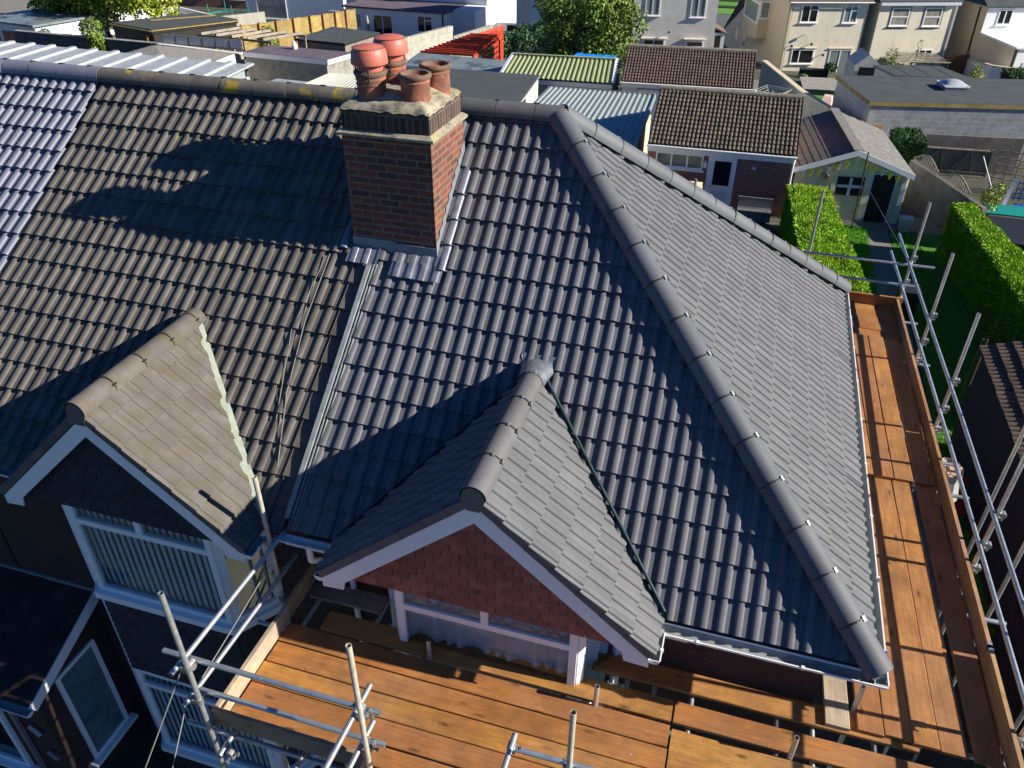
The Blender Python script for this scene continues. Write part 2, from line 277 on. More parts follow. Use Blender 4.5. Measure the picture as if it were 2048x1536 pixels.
def solo(mb, name, m, loc, label, cat, group=None, smooth=None):
    """one-mesh thing, its origin at loc"""
    inv = Matrix.Translation(-V(loc)); mb.v = [inv @ v for v in mb.v]; o = mb.build(name, m, None, smooth); o.location = loc; WM[o.name] = Matrix.Translation(V(loc)); return tag(o, label, cat, group)
def copy_tree(o, parent=None):
    c = o.copy(); COL.objects.link(c); c.parent = parent
    for ch in list(o.children): copy_tree(ch, c)
    return c
def gz(y):
    if y < 28: return -5.5
    if y < 84: return -5.5 - .105 * (y - 28)
    return -11.38 - .03 * (y - 84)
def structure(mb, name, m): return tag(mb.build(name, m), None, None, None, 'structure')
def patch(name, m, x0, x1, y0, y1, h, nx=2, ny=8, label=None):
    mb = MB(); g = [[mb.P((x0 + (x1 - x0) * i / nx, y0 + (y1 - y0) * j / ny, gz(y0 + (y1 - y0) * j / ny) + h)) for i in range(nx + 1)] for j in range(ny + 1)]
    for j in range(ny):
        for i in range(nx): mb.f.append([g[j][i], g[j][i + 1], g[j + 1][i + 1], g[j + 1][i]])
    return structure(mb, name, m)

# ------------------------------------------------------------------ tiles
A, H, A2 = 3.66, 3.367, 3.8375; L = math.hypot(A, H); A3 = 3.6353
class Slope:
    def __init__(s, O, U, S, skew=None): s.O = V(O); s.U = V(U).normalized(); s.S = V(S).normalized(); s.N = s.U.cross(s.S).normalized(); s.N = s.N if s.N.z > -1e-6 else -s.N; s.skew = skew
    def __call__(s, u, v, h=0):
        if s.skew: u = u + s.skew(u, v)
        return s.O + s.U * u + s.S * v + s.N * h
def roll_profile(tw, n, rw, rh, seg=6):
    """list of (du,h) over one tile with n rolls"""
    out = []; pitch = tw / n
    for k in range(n):
        c = pitch * (k + .5); out.append((pitch * k + (0 if k == 0 else 1e-4), 0))
        for j in range(seg + 1):
            a = math.pi * (1 - j / seg); out.append((c + rw * math.cos(a), rh * math.sin(a) ** .7 if 0 < j < seg else 0))
    out.append((tw, 0)); return out
DR = roll_profile(.30, 2, .038, .025, 8)
TANP = roll_profile(.30, 2, .028, .012, 6)
def tiles(mb, fr, u0, u1, s0, g, rows, lo=None, hi=None, prof=DR, tw=.30, lift=.038, tail=.002, nose=.017, jit=.004, base=0, stagger=0, over=.07):
    lo = lo or (lambda u: -9); hi = hi or (lambda u: 99)
    for r in range(rows):
        a = s0 + g * r; b = a + g + (over if g > .2 else .012)
        nt_ = int(math.ceil((u1 - u0) / tw)) + (1 if stagger else 0); off = -tw * stagger * (r % 2)
        for k in range(nt_):
            us = u0 + off + k * tw; ja = random.uniform(-jit, jit); jh = random.uniform(-jit, jit) * .4; rows_ = []
            for du, h in prof:
                uu = min(max(us + du, u0), u1); sa = max(a + ja, lo(uu)); sb = min(b, hi(uu)); sb = max(sb, sa)
                f = lambda s_: base + jh + tail + (lift - tail) * (1 - min(1.25, (s_ - a) / g))
                rows_.append((uu, sa, sb, h, f(sa), f(sb)))
            last = None
            for (uu, sa, sb, h, fa, fb) in rows_:
                cur = (mb.P(fr(uu, sa, h + fa)), mb.P(fr(uu, sb, h + fb)), mb.P(fr(uu, sa, h + fa - nose)), uu, sa, sb) if True else None
                if last and cur[3] - last[3] > 1e-5 and (cur[5] - cur[4] > 1e-4 or last[5] - last[4] > 1e-4):
                    mb.f.append([last[0], cur[0], cur[1], last[1]]); mb.f.append([last[2], cur[2], cur[0], last[0]])
                last = cur
def prune(mb):
    used = sorted({i for f in mb.f for i in f}); mp = {o: n for n, o in enumerate(used)}; mb.v = [mb.v[i] for i in used]; mb.f = [[mp[i] for i in f] for f in mb.f]; return mb
def caps(mb, p, q, seg, r, arc=205, n=12, gap=.008, drop=.0, taper=0):
    p = V(p); q = V(q); d = (q - p); LL = d.length; d.normalize(); side = d.cross(V((0, 0, 1))).normalized(); upv = side.cross(d).normalized(); k = 0.0
    while k < LL - .02:
        e = min(k + seg, LL); a, b = p + d * (k + gap / 2), p + d * (e - gap / 2); jr = r * random.uniform(.985, 1.015); jo = side * random.uniform(-.004, .004) + upv * random.uniform(-.003, .003); R1 = []; R2 = []; R3 = []; R4 = []
        for j in range(n + 1):
            t = D2R(90 - arc / 2 + arc * j / n); vec = side * math.cos(t) + upv * math.sin(t)
            R1.append(mb.P(a + jo + vec * jr)); R2.append(mb.P(b + jo + vec * jr)); R3.append(mb.P(a + jo + vec * (jr - .018))); R4.append(mb.P(b + jo + vec * (jr - .018)))
        for j in range(n): mb.f += [[R1[j], R1[j + 1], R2[j + 1], R2[j]], [R3[j + 1], R3[j], R4[j], R4[j + 1]], [R1[j], R3[j], R3[j + 1], R1[j + 1]], [R2[j + 1], R4[j + 1], R4[j], R2[j]]]
        mb.f += [[R1[0], R2[0], R4[0], R3[0]], [R1[n], R3[n], R4[n], R2[n]]]
        k = e
    return mb
def cap_clips(parent, pale, p, q, seg, r, n=8, span=(-70, 70)):
    p = V(p); q = V(q); d = q - p; LL = d.length; d.normalize(); side = d.cross(V((0, 0, 1))).normalized(); upv = side.cross(d).normalized(); k = seg
    while k < LL - .1:
        dark = MB(); c = p + d * k; pts = [c + (side * math.sin(D2R(t)) + upv * math.cos(D2R(t))) * (r + .004) for t in [span[0] + (span[1] - span[0]) * j / n for j in range(n + 1)]]
        prev = None
        for x in pts:
            o_ = (x - c).normalized(); cur = [dark.P(x + d * a + o_ * b) for a, b in ((-.007, -.004), (.007, -.004), (.007, .004), (-.007, .004))]
            if prev: dark.f += [[prev[i], prev[(i + 1) % 4], cur[(i + 1) % 4], cur[i]] for i in range(4)]
            else: dark.f.append(cur[::-1])
            prev = cur
        dark.f.append(prev); cc = pts[-2]; dark.beam(cc - d * .03, cc + d * .03, .016, .012, tuple(upv)); clip = dark.build('ridge_clip', 'black_metal', parent)
        if pale: t = 18; cc = c + (side * math.sin(D2R(t)) + upv * math.cos(D2R(t))) * (r + .010); m_ = MB(); m_.beam(cc - d * .022, cc + d * .022, .020, .016, tuple(upv)); m_.build('clip_cap', 'galv', parent)
        k += seg

# ------------------------------------------------------------------ ground
mb = MB(); xs = [-400, -120, -60, -30, -10, 0, 10, 30, 60, 200]; ys = [-60, -10, 0, 10, 28, 40, 56, 70, 84, 110, 160, 300, 600]
gr = [[mb.P((x, y, gz(y))) for x in xs] for y in ys]
for j in range(len(ys) - 1):
    for i in range(len(xs) - 1): mb.f.append([gr[j][i], gr[j][i + 1], gr[j + 1][i + 1], gr[j + 1][i]])
structure(mb, 'ground', 'soil')
patch('lawn', 'lawn', 1.9, 2.75, 15, 24.5, .010); patch('lawn', 'lawn', 3.5, 6.6, 6, 24.4, .010)
patch('garden_path', 'conc_path', 2.6, 3.45, 6.0, 24.8, .014); patch('patio', 'conc_path', -.3, 5.4, 24.4, 26.0, .020)
patch('road', 'asphalt', -40, 60, 98, 112, .02, 4, 4); patch('grass_verge', 'verge', -30, 3, 112.5, 128, .02, 4, 4); patch('pavement', 'stone_warm', -16, 0, 90, 97.6, .02, 2, 2)
patch('lawn', 'lawn', 1.0, 3.6, 46, 60, .012); patch('yard', 'conc_path', -9, -1, 44, 62, .012); patch('yard', 'conc_path', -60, -26, 42, 70, .012)
# ------------------------------------------------------------------ main houses
FRN = Slope((0, 0, 0), (1, 0, 0), (0, A / L, H / L))
def skew(u, v):
    k = 0 if u > -4.2 else (-(u + 4.2) * .2 if u > -5.4 else .24 + (-5.4 - u) * .112)
    return -(L - v) / L * k
FRNS = Slope((0, 0, 0), (1, 0, 0), (0, A / L, H / L), skew)
Ls = math.hypot(A2, H)
SID = Slope((0, 0, 0), (0, 1, 0), (-A2 / Ls, 0, H / Ls))
PW = -5.45                      # party line
def gutter(parent, p, q, out, r=.058, clips=.9, lin='gutter_in'):
    p = V(p); q = V(q); d = (q - p).normalized(); o = V(out).normalized(); z = V((0, 0, 1)); a = MB(); b = MB(); c = MB(); n = 8
    for mbb, rr in ((a, r), (b, r - .004)):
        R = [[mbb.P(e + o * (r + rr * math.cos(math.pi + math.pi * j / n)) + z * rr * math.sin(math.pi + math.pi * j / n)) for j in range(n + 1)] for e in (p, q)]
        for j in range(n): mbb.f.append([R[0][j], R[0][j + 1], R[1][j + 1], R[1][j]])
    a.beam(p + o * 2 * r, q + o * 2 * r, .012, .012); a.prism([p + o * (r + r * math.cos(math.pi + math.pi * j / n)) + z * r * math.sin(math.pi + math.pi * j / n) for j in range(n + 1)], -d * .006)
    a.prism([q + o * (r + r * math.cos(math.pi + math.pi * j / n)) + z * r * math.sin(math.pi + math.pi * j / n) for j in range(n + 1)], d * .006)
    LL = (q - p).length; k = clips * .4
    while k < LL: cc = p + d * k + o * 2 * r; c.beam(cc - d * .014, cc + d * .014, .03, .03); k += clips
    g = a.build('gutter', 'upvc', parent); b.build('gutter_lining', lin, g, fix=False)
    if c.f: c.build('gutter_clip', 'upvc', g)
    return g
def window(parent, T, x0, x1, z0, z1, fr='upvc', gl='dark_glass', mull=(), trans=(), w_=.06, sill=True, depth=.05, y=0):
    """frame with one pane sub-part; T = wall frame (x along wall, -y outwards)"""
    m = MB(T); f = m.box
    f(x0, x1, y - depth, y + .02, z1 - w_, z1); f(x0, x1, y - depth, y + .02, z0, z0 + w_); f(x0, x0 + w_, y - depth, y + .02, z0 + w_, z1 - w_); f(x1 - w_, x1, y - depth, y + .02, z0 + w_, z1 - w_)
    for mx, za, zb in mull: f(mx - w_ / 2, mx + w_ / 2, y - depth + .004, y + .02, max(za, z0 + w_), min(zb, z1 - w_))
    for tz, xa, xb in trans: f(max(xa, x0 + w_), min(xb, x1 - w_), y - depth + .002, y + .02, tz - w_ / 2, tz + w_ / 2)
    o = m.build('window', fr, parent)
    g = MB(T); g.poly([(x0 + w_ * .6, y - .01, z0 + w_ * .6), (x1 - w_ * .6, y - .01, z0 + w_ * .6), (x1 - w_ * .6, y - .01, z1 - w_ * .6), (x0 + w_ * .6, y - .01, z1 - w_ * .6)]); g.build('pane', gl, o)
    if sill: s = MB(T); s.box(x0 - .08, x1 + .08, y - depth - .08, y + .02, z0 - .06, z0); s.build('sill', fr, o)
    return o
# ---- house with the new roof
HA = thing('semi_detached_house', 'brick house with new charcoal hipped roof, tall chimney and red tile-hung gable', 'house', (-2.9, 3.6, -5.5))
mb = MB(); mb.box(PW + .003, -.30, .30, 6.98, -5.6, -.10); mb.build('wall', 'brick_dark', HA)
mb = MB(); e = -.03   # roof deck below the tiles
P0, P1, P2, P3, R0, R1 = (PW, 0, e), (0, 0, e), (0, A + A3, e), (PW, A + A3, e), (PW, A, H + e), (-A2, A, H + e)
for q in ((P0, P1, R1, R0), (P1, P2, R1), (P2, P3, R0, R1), (P0, P3, P2, P1), (P0, R0, P3)): mb.poly(q)
mb.build('roof_deck', 'roof_felt_under', HA)
mb = MB(); tiles(mb, FRNS, -5.435, 0, .0093, .3031, 17, None, lambda u: min(L - .02, -u * L / A2 - .02) if u > -A2 else L - .02); roofA = prune(mb).build('roof_tiles', 'tile_new', HA, 40)
mb = MB(); tiles(mb, SID, .0, A + A3, .0093, .3031, 17, None, lambda u: min(u * Ls / A, (A + A3 - u) * Ls / A3) - .02); prune(mb).build('roof_tiles', 'tile_new_side', HA, 40)
BCK = Slope((0, A + A3, 0), (-1, 0, 0), (0, -A3 / math.hypot(A3, H), H / math.hypot(A3, H)))
mb = MB(); Lb = math.hypot(A3, H); tiles(mb, BCK, 0, -PW, .0093, .3031, 17, None, lambda u: min(Lb - .02, u * Lb / A2 - .02), roll_profile(.30, 2, .04, .03, 4)); prune(mb).build('roof_tiles', 'tile_new', HA, 40)
RE = V((-A2, A, H))
mb = MB(); caps(mb, (PW, A, H + .012), (-A2 + .05, A, H + .012), .45, .122, drop=0); o = mb.build('ridge_cap', 'ridge_new', HA, 40)
cap_clips(o, False, (PW, A, H + .012), (-A2, A, H + .012), .45, .122, span=(-80, 10))
for q, nm in ((V((.03, -.05, .03)), 'f'), (V((.03, A + A3 + .05, .06)), 'b')):
    top = RE + V((0, 0, .010 if nm == 'f' else .035)); q = q - V((0, 0, .035)); mb = MB(); caps(mb, q + V((0, 0, .025)), top, .45, .132, 200); o = mb.build('hip_cap', 'ridge_hip', HA, 40)
    cap_clips(o, True, q + V((0, 0, .025)), top, .45, .132, span=(-65, 65))
    mb = MB(); mb.beam(q + V((0, 0, -.02)), top - V((0, 0, .10)), .17, .05); mb.build('hip_bedding', 'roof_felt_under', o)
gutter(HA, (-1.84, -.008, -.052), (.11, -.008, -.052), (0, -1, 0)); gutter(HA, (.005, -.10, -.052), (.005, A + A3 + .1, -.052), (1, 0, 0))
mb = MB(); mb.box(-1.88, -.005, -.006, .018, -.22, -.03); mb.box(-.022, -.002, .02, A + A3, -.22, -.03); mb.build('fascia', 'upvc', HA); mb = MB(); mb.box(-5.4, -.03, .02, .33, -.225, -.205); mb.box(-.33, -.024, .33, 7.2, -.225, -.205); mb.build('soffit', 'upvc_dirty', HA)
# chimney
CX0, CX1, CY0, CY1 = -5.80, -4.82, 2.31, 3.24
mb = MB(); mb.box(CX0, CX1, CY0, CY1, 1.6, 3.41); ch = mb.build('chimney_stack', 'brick_chim', HA)
mb = MB(); mb.box(CX0 + .012, CX1 - .012, CY0 + .012, CY1 - .012, 3.455, 3.675); mb.build('soldier_course', 'soldier', ch)
mb = MB(); ld = .045; zz = 3.405
for a, b in ((ld, 0),):
    lo_ = [(CX0 - ld, CY0 - ld), (CX1 + ld, CY0 - ld), (CX1 + ld, CY1 + ld), (CX0 - ld, CY1 + ld)]; hi_ = [(CX0 + .005, CY0 + .005), (CX1 - .005, CY0 + .005), (CX1 - .005, CY1 - .005), (CX0 + .005, CY1 - .005)]
    i0 = [mb.P((x, y, zz)) for x, y in lo_]; i1 = [mb.P((x, y, zz + .025)) for x, y in lo_]; i2 = [mb.P((x, y, zz + .058)) for x, y in hi_]
    for j in range(4): k = (j + 1) % 4; mb.f += [[i0[j], i0[k], i1[k], i1[j]], [i1[j], i1[k], i2[k], i2[j]]]
    mb.f += [i0[::-1], i2]
mb.build('drip_ledge', 'flaunch', ch)
mb = MB(); nx, ny = 34, 32; G = []
for j in range(ny + 1):
    row = []
    for i in range(nx + 1):
        fx, fy = i / nx, j / ny; ex = min(fx, 1 - fx, .5) * 2; ey = min(fy, 1 - fy, .5) * 2; m_ = min(ex * (CX1 - CX0), ey * (CY1 - CY0)) / 2
        z = 3.672 + .115 * min(1, (m_ / .19)) ** .8 + (mnoise.noise(V((fx * 6, fy * 6, 1))) * .014 + mnoise.noise(V((fx * 17, fy * 17, 4))) * .007) * (1 if m_ > .001 else .6)
        x = CX0 + .004 + (CX1 - CX0 - .008) * fx; y = CY0 + .004 + (CY1 - CY0 - .008) * fy
        if m_ < .001: x += (x - (CX0 + CX1) / 2) * .012; y += (y - (CY0 + CY1) / 2) * .012; z += -.012 + mnoise.noise(V((x * 13, y * 13, 0))) * .02
        row.append(mb.P((x, y, z)))
    G.append(row)
for j in range(ny):
    for i in range(nx): mb.f.append([G[j][i], G[j][i + 1], G[j + 1][i + 1], G[j + 1][i]])
mb.build('flaunching', 'flaunch', ch, 60, fix=False)
pots = [('a', -5.53, 2.55, True), ('b', -5.53, 3.06, True), ('c', -5.06, 2.57, False), ('d', -5.02, 3.02, False)]
for k, x, y, cowl in pots:
    mb = MB(); z0 = 3.70; rb = .148
    mb.lathe((x, y, z0), [(rb + .006, 0), (rb, .03), (rb - .004, .20), (rb + .004, .215), (rb - .003, .23), (rb - .002, .255)]); mb.build('chimney_pot', 'terracotta', ch, 35)
    mb = MB(); mb.lathe((x, y, z0), [(rb - .01, .245), (rb + .012, .25), (rb + .018, .262), (rb + .022, .276), (rb + .017, .290), (rb + .004, .298), (rb - .014, .294), (rb - .024, .272), (rb - .034, .10)][:9]); mb.build('pot_rim', 'pot_rim', ch, 50)
    mb = MB(); mb.lathe((x, y, z0), [(.01, .12), (rb - .035, .122)], 24); mb.build('flue', 'soot_black', ch)
    if cowl:
        z1 = z0 + .315; mb = MB(); mb.lathe((x, y, z1), [(.130, -.02), (.135, .055), (.10, .06)]); mb.lathe((x, y, z1), [(.183, .045), (.187, .055), (.176, .15), (.160, .185), (.150, .197), (.10, .212), (.02, .22)]); mb.build('cowl', 'cowl_plastic', ch, 30)
        mb = MB()
        for j in range(26):
            t = 2 * math.pi * j / 26; c_ = V((x + .157 * math.cos(t), y + .157 * math.sin(t), z1 + .1935)); tt = V((-math.sin(t), math.cos(t), 0)); mb.beam(c_ - tt * .013, c_ + tt * .013, .010, .006)
        for t in (-1.25, 1.0, 3.1):
            dd = V((math.cos(t), math.sin(t), 0)); mb.beam(V((x, y, z1 + .045)) + dd * .165, V((x, y, z1 - .13)) + dd * .165, .005, .02)
        for j in range(24):
            t = 2 * math.pi * j / 24; t2 = t + 2 * math.pi / 24; mb.beam((x + (rb + .003) * math.cos(t), y + (rb + .003) * math.sin(t), z1 - .145), (x + (rb + .003) * math.cos(t2), y + (rb + .003) * math.sin(t2), z1 - .145), .005, .012)
        mb.build('cowl_strap', 'steel_strap', ch)
# flashings
mb = MB(); mb.box(CX0 - .006, -5.28, CY0 - .010, CY0 + .005, 1.98, 2.285); mb.box(-5.29, CX1 + .012, CY0 - .018, CY0 + .005, 1.98, 2.262); mb.build('flashing', 'lead_matt', ch)
mb = MB(); tiles(mb, FRN, -5.84, -5.46, 2.96, .30, 1, prof=[(d_, h_ * .5) for d_, h_ in DR], base=.034, nose=.01, jit=.004); prune(mb).build('lead_apron', 'lead', ch, 60); mb = MB(); tiles(mb, FRN, -5.30, -4.70, 2.86, .36, 1, prof=[(d_, h_ * .35) for d_, h_ in DR], base=.034, nose=.012, jit=.003); prune(mb).build('lead_apron', 'lead', ch, 60)
mb = MB(); pr = roll_profile(.15, 1, .047, .036, 8)
for k in range(4): tiles(mb, FRN, -4.805, -4.655, 3.03 + k * .3031 - .02, .3031, 1, prof=pr, tw=.15, base=.006)
prune(mb).build('lead_soaker', 'lead', ch, 60)
mb = MB()
for k in range(9): y0 = CY0 + .0 + k * .105; zt = y0 * H / A; mb.poly([(CX1 + .008 + .002 * (k % 2), y0 - .01, zt + .02), (CX1 + .008 + .002 * (k % 2), y0 + .115, zt + .12), (CX1 + .008 + .002 * (k % 2), y0 + .115, zt + .255), (CX1 + .008 + .002 * (k % 2), y0 - .01, zt + .205)])
mb.build('step_flashing', 'lead_matt', ch)
mb = MB(); tiles(mb, FRN, -5.99, -5.80, 3.12, .3031, 1, prof=pr, tw=.15, base=.006); prune(mb).build('lead_soaker', 'lead', ch, 60)

# ---- gabled bay: roof, gable, windows
def bay(root, cx, hw, yv, rise, mt, rm, hung, edge, levels, glazing, valley, ridge_end_lead, slate_low):
    Lr = math.hypot(hw, rise); kz = rise / Lr; objs = []
    for sgn in (1, -1):
        if sgn > 0: fr = Slope((cx + hw, yv, .015), (0, 1, 0), (-hw / Lr, 0, rise / Lr))
        else: fr = Slope((cx - hw, yv, .015), (0, 1, 0), (hw / Lr, 0, rise / Lr))
        ymax = rise * A / H
        lo = lambda u: max(-.02, ((u + yv) * H / A + .03) / kz + .05) if u + yv > -.05 else -.02
        mb = MB(); tiles(mb, fr, 0, ymax - yv + .2, .0, .3035, 8, lo, lambda u: Lr - .03, DR if mt != 'tile_tan' else TANP, base=.03, lift=.038 if mt != 'tile_tan' else .026)
        prune(mb).build('bay_roof_tiles', mt, root, 40)
        mb = MB()   # verge: stepped tile ends
        for r in range(7):
            s0 = .3035 * r; s1 = min(s0 + .31, Lr); q = [fr(-.002, s0, .052), fr(-.002, s1, .036), fr(-.002, s1, -.035), fr(-.002, s0, -.03)]; mb.prism(q, (0, .035, 0))
        mb.build('verge_tile', edge, root)
        mb = MB(); q = [fr(.02, -.02, .005), fr(.02, Lr, .005), fr(ymax - yv, Lr, .005), fr(-yv + .02, 0, .005), fr(-yv - .02, -.02, .005)]; mb.prism(q, tuple(fr.N * -.03)); mb.build('bay_roof_deck', 'roof_felt_under', root)
        # valley trough
        mb = MB(); a_ = V((cx + sgn * (hw + .02), .02, .045)); b_ = V((cx + sgn * .02, ymax, rise + .03)); mb.beam(a_, b_, .16, .012, tuple((fr.N + FRN.N).normalized())); mb.build('valley_gutter', 'valley_dark', root)
        if valley == 'strip': mb = MB(); o_ = V((sgn * .03, 0, .035)); mb.tube(a_ + o_, b_ + o_, .017, 8); mb.build('valley_seal', 'valley_dark', root, 60)
        elif sgn > 0:
            mb = MB(); nn = (fr.N * .5 + FRN.N * .5).normalized(); dd = b_ - a_; sd_ = dd.normalized().cross(nn); K = 60; prev = None
            for k in range(K + 1):
                c_ = a_ + dd * (k / K) + nn * .035; w0 = .012 * math.sin(k * .85) + .006 * math.sin(k * .31); cur = (mb.P(c_ + sd_ * .015 * sgn), mb.P(c_ - sd_ * (.085 + w0) * sgn + nn * .012))
                if prev: mb.f.append([prev[0], cur[0], cur[1], prev[1]])
                prev = cur
            mb.build('valley_mortar', 'mortar_pale', root, fix=False)
        # bargeboard
        z_ = -.045; top = V((cx, yv + .012, rise + z_)); foot = V((cx + sgn * (hw - .01), yv + .012, z_ + .012)); th = .185
        mb = MB(); mb.prism([top, foot, foot - V((0, 0, .11)), foot - V((sgn * .22, 0, .095)), V((foot.x - sgn * .24, foot.y, z_ + .24 * rise / hw - th - .01)), top - V((0, 0, th * 1.12))], (0, .022, 0)); mb.build('bargeboard', 'upvc', root)
        if sgn > 0 or ridge_end_lead: gutter(root, (cx + sgn * (hw - .02), yv + .03, -.045), (cx + sgn * (hw - .02), -.11, -.045), (sgn, 0, 0), .052, .3)
    mb = MB(); caps(mb, (cx, yv - .01, rise + .052), (cx, rise * A / H - (.12 if ridge_end_lead else -.0), rise + .052), .445, .118, 200); o = mb.build('bay_ridge_cap', rm, root, 40)
    mb = MB(); n = 12; pts = [(cx + .112 * math.cos(D2R(-8 + 196 * j / n)), yv - .006, rise + .052 + .112 * math.sin(D2R(-8 + 196 * j / n))) for j in range(n + 1)]; pts += [(cx - .06, yv - .006, rise - .10), (cx + .06, yv - .006, rise - .10)]; mb.prism(pts, (0, .02, 0)); mb.build('ridge_end', edge, o)
    cap_clips(o, ridge_end_lead, (cx, yv - .01, rise + .052), (cx, rise * A / H, rise + .052), .445, .118, span=(-60, 78))
    if ridge_end_lead:
        mb = MB(); yA = rise * A / H; K = 16; G = []
        for j in range(14):
            row = []; t = j / 13; yy0 = yA - .24 + .36 * t
            for i in range(K + 1):
                a_ = D2R(-8 + 196 * i / K); wr = .010 * mnoise.noise(V((i * .7, j * .8, 3))); rr = .130 + .035 * t + wr; yy = yy0 + .02 * mnoise.noise(V((i * .5, 2, 1))) * t
                p = V((cx + rr * math.cos(a_) * (1 + .15 * t), yy, rise + .052 + rr * math.sin(a_) * (1 - .55 * t))); zs = yy * H / A + .05 + wr; p.z = max(p.z, zs) if t > .35 else p.z; row.append(mb.P(p))
            G.append(row)
        for j in range(13):
            for i in range(K): mb.f.append([G[j][i], G[j][i + 1], G[j + 1][i + 1], G[j + 1][i]])
        mb.build('lead_saddle', 'lead', root, 50, fix=False)
    # gable wall with hung tiles
    yg = yv + .13; zb = -.065; mb = MB(); gw = hw - .05; mb.prism([(cx - gw, yg, zb), (cx + gw, yg, zb), (cx, yg, zb + gw * rise / hw)], (0, .2, 0)); gb = mb.build('gable', 'roof_felt_under', root)
    fl = [(0, 0), (.003, 0), (.161, 0), (.164, 0)]; fg = Slope((cx - gw, yg - .002, zb), (1, 0, 0), (0, 0, 1)); fg.N = V((0, -1, 0))
    mb = MB(); tiles(mb, fg, 0, 2 * gw, 0, .1, 15, None, lambda u: (gw - abs(u - gw)) * rise / hw, fl, .170, .024, .004, .022, .003, stagger=.5); prune(mb).build('hung_tiles', hung, gb)
    mb = MB(); mb.box(cx - hw + .03, cx + hw - .03, yv + .17, .31, -.095, -.067); mb.build('soffit', 'upvc', root)
    # bay plan
    fw_, sw, yf, ys_ = .92, 1.30, yv + .21, .30
    plan = [(cx - sw, ys_), (cx - fw_, yf), (cx + fw_, yf), (cx + sw, ys_)]
    for (zt, zs) in levels:
        for i, (a, b) in enumerate(zip(plan[:-1], plan[1:])):
            T = Matrix.Translation(V((a[0], a[1], 0))) @ Matrix.Rotation(math.atan2(b[1] - a[1], b[0] - a[0]), 4, 'Z'); LL = math.hypot(b[0] - a[0], b[1] - a[1])
            if i == 1: window(root, T, 0, LL, zs, zt, gl='glass', mull=[(LL * .5, zt - .33, zt)], trans=[(zt - .33, 0, LL)], w_=.075, sill=False, depth=.04, y=.03)
            else: window(root, T, 0.02, LL - .02, zs, zt, gl='glass', w_=.085, sill=False, depth=.04, y=.03)
            mb = MB(T)
            if glazing == 'blind':
                k = .05
                while k < LL - .05: mb.prism([(k, .100, zs + .03), (k + .070, .080, zs + .03), (k + .070, .080, zt - .04), (k, .100, zt - .04)], (.0008, .003, 0)); k += .090
                mb.build('vertical_blind', 'blind', root)
            else:
                K = int(LL * 40); prev = None
                for k in range(K + 1): x = LL * k / K; yy = .11 + .035 * math.sin(k * .9 + math.sin(k * .31) * 2) + .012 * math.sin(k * .23); cur = (mb.P((x, yy, zs + .02)), mb.P((x, yy, zt - .02))); (mb.f.append([prev[0], cur[0], cur[1], prev[1]]) if prev else None); prev = cur
                mb.build('net_curtain', 'curtain', root, 60, fix=False)
        mb = MB(); ov = .07; outl = [(cx - sw - ov, ys_ + .02), (cx - fw_ - ov * .5, yf - ov), (cx + fw_ + ov * .5, yf - ov), (cx + sw + ov, ys_ + .02)]
        mb.prism([(x, y, zs + .002) for x, y in outl], (0, 0, -.10)); mb.build('window_sill', 'upvc', root)
        mb = MB(); mb.prism([(x, y + .05, zs - .02) for x, y in plan], (0, 0, -.05)); mb.prism([(x, y + .05, zt + .05) for x, y in plan], (0, 0, -.04)); mb.box(cx - 1.25, cx + 1.25, .27, .288, zs, zt); mb.build('bay_interior', 'interior', root)
    (zt0, zs0), (zt1, zs1) = levels; z0, z1 = zt1 + .01, zs0 - .10
    mb = MB(); mb.prism([(x, y + .02, z1) for x, y in plan], (0, 0, z0 - z1)); pn = mb.build('bay_panel', 'roof_felt_under', root)
    mb = MB()
    for a, b in zip(plan[:-1], plan[1:]):
        dv = V((b[0] - a[0], b[1] - a[1], 0)); f2 = Slope((a[0], a[1], z0), dv, (0, 0, 1)); f2.N = V((dv.y, -dv.x, 0)).normalized()
        tiles(mb, f2, 0, dv.length, 0, .1, int((z1 - z0) / .1) + 1, None, lambda u: z1 - z0, fl, .170, .024, .004, .022, .003, stagger=.5)
    prune(mb).build('hung_tiles', slate_low, pn)
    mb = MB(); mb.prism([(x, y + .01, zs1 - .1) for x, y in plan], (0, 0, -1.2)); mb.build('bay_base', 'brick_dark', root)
bay(HA, -3.46, 1.60, -.46, 1.40, 'tile_new_side', 'ridge_new', 'hung_red', 'ridge_new', [(-.075, -1.50), (-3.05, -4.75)], 'curtain', 'strip', True, 'hung_red')
# party strip and valley clutter
mb = MB()
def Q(u, s_, h): return FRNS(u, s_, h)
for k in range(1):
    pts = [Q(-5.47, .12, 0), Q(-5.47, 2.98, 0)]; mb.beam(Q(-5.455, .12, .045), Q(-5.455, 2.98, .045), .05, .05, tuple(FRN.N)); mb.beam(Q(-5.405, .12, .03), Q(-5.405, 2.98, .03), .012, .05, tuple(FRN.N)); mb.beam(Q(-5.375, .12, .03), Q(-5.375, 2.98, .03), .008, .04, tuple(FRN.N))
mb.build('bonding_gutter', 'gutter_in', HA)
mb = MB(); mb.box(-5.62, -5.08, -.10, -.002, -.10, -.09); mb.build('gutter_base', 'upvc_dirty', HA); gutter(HA, (-5.72, -.004, -.05), (-5.12, -.004, -.05), (0, -1, 0), .055, .25, 'upvc')
mb = MB(); mb.path([(-5.42, -.06, -.10), (-5.42, -.06, -.30), (-5.36, .08, -.42), (-5.28, .22, -.42)], .034, 12); mb.tube((-5.16, .24, -.3), (-5.16, .24, -5.3), .034, 10); mb.build('downpipe', 'upvc', HA, 60)
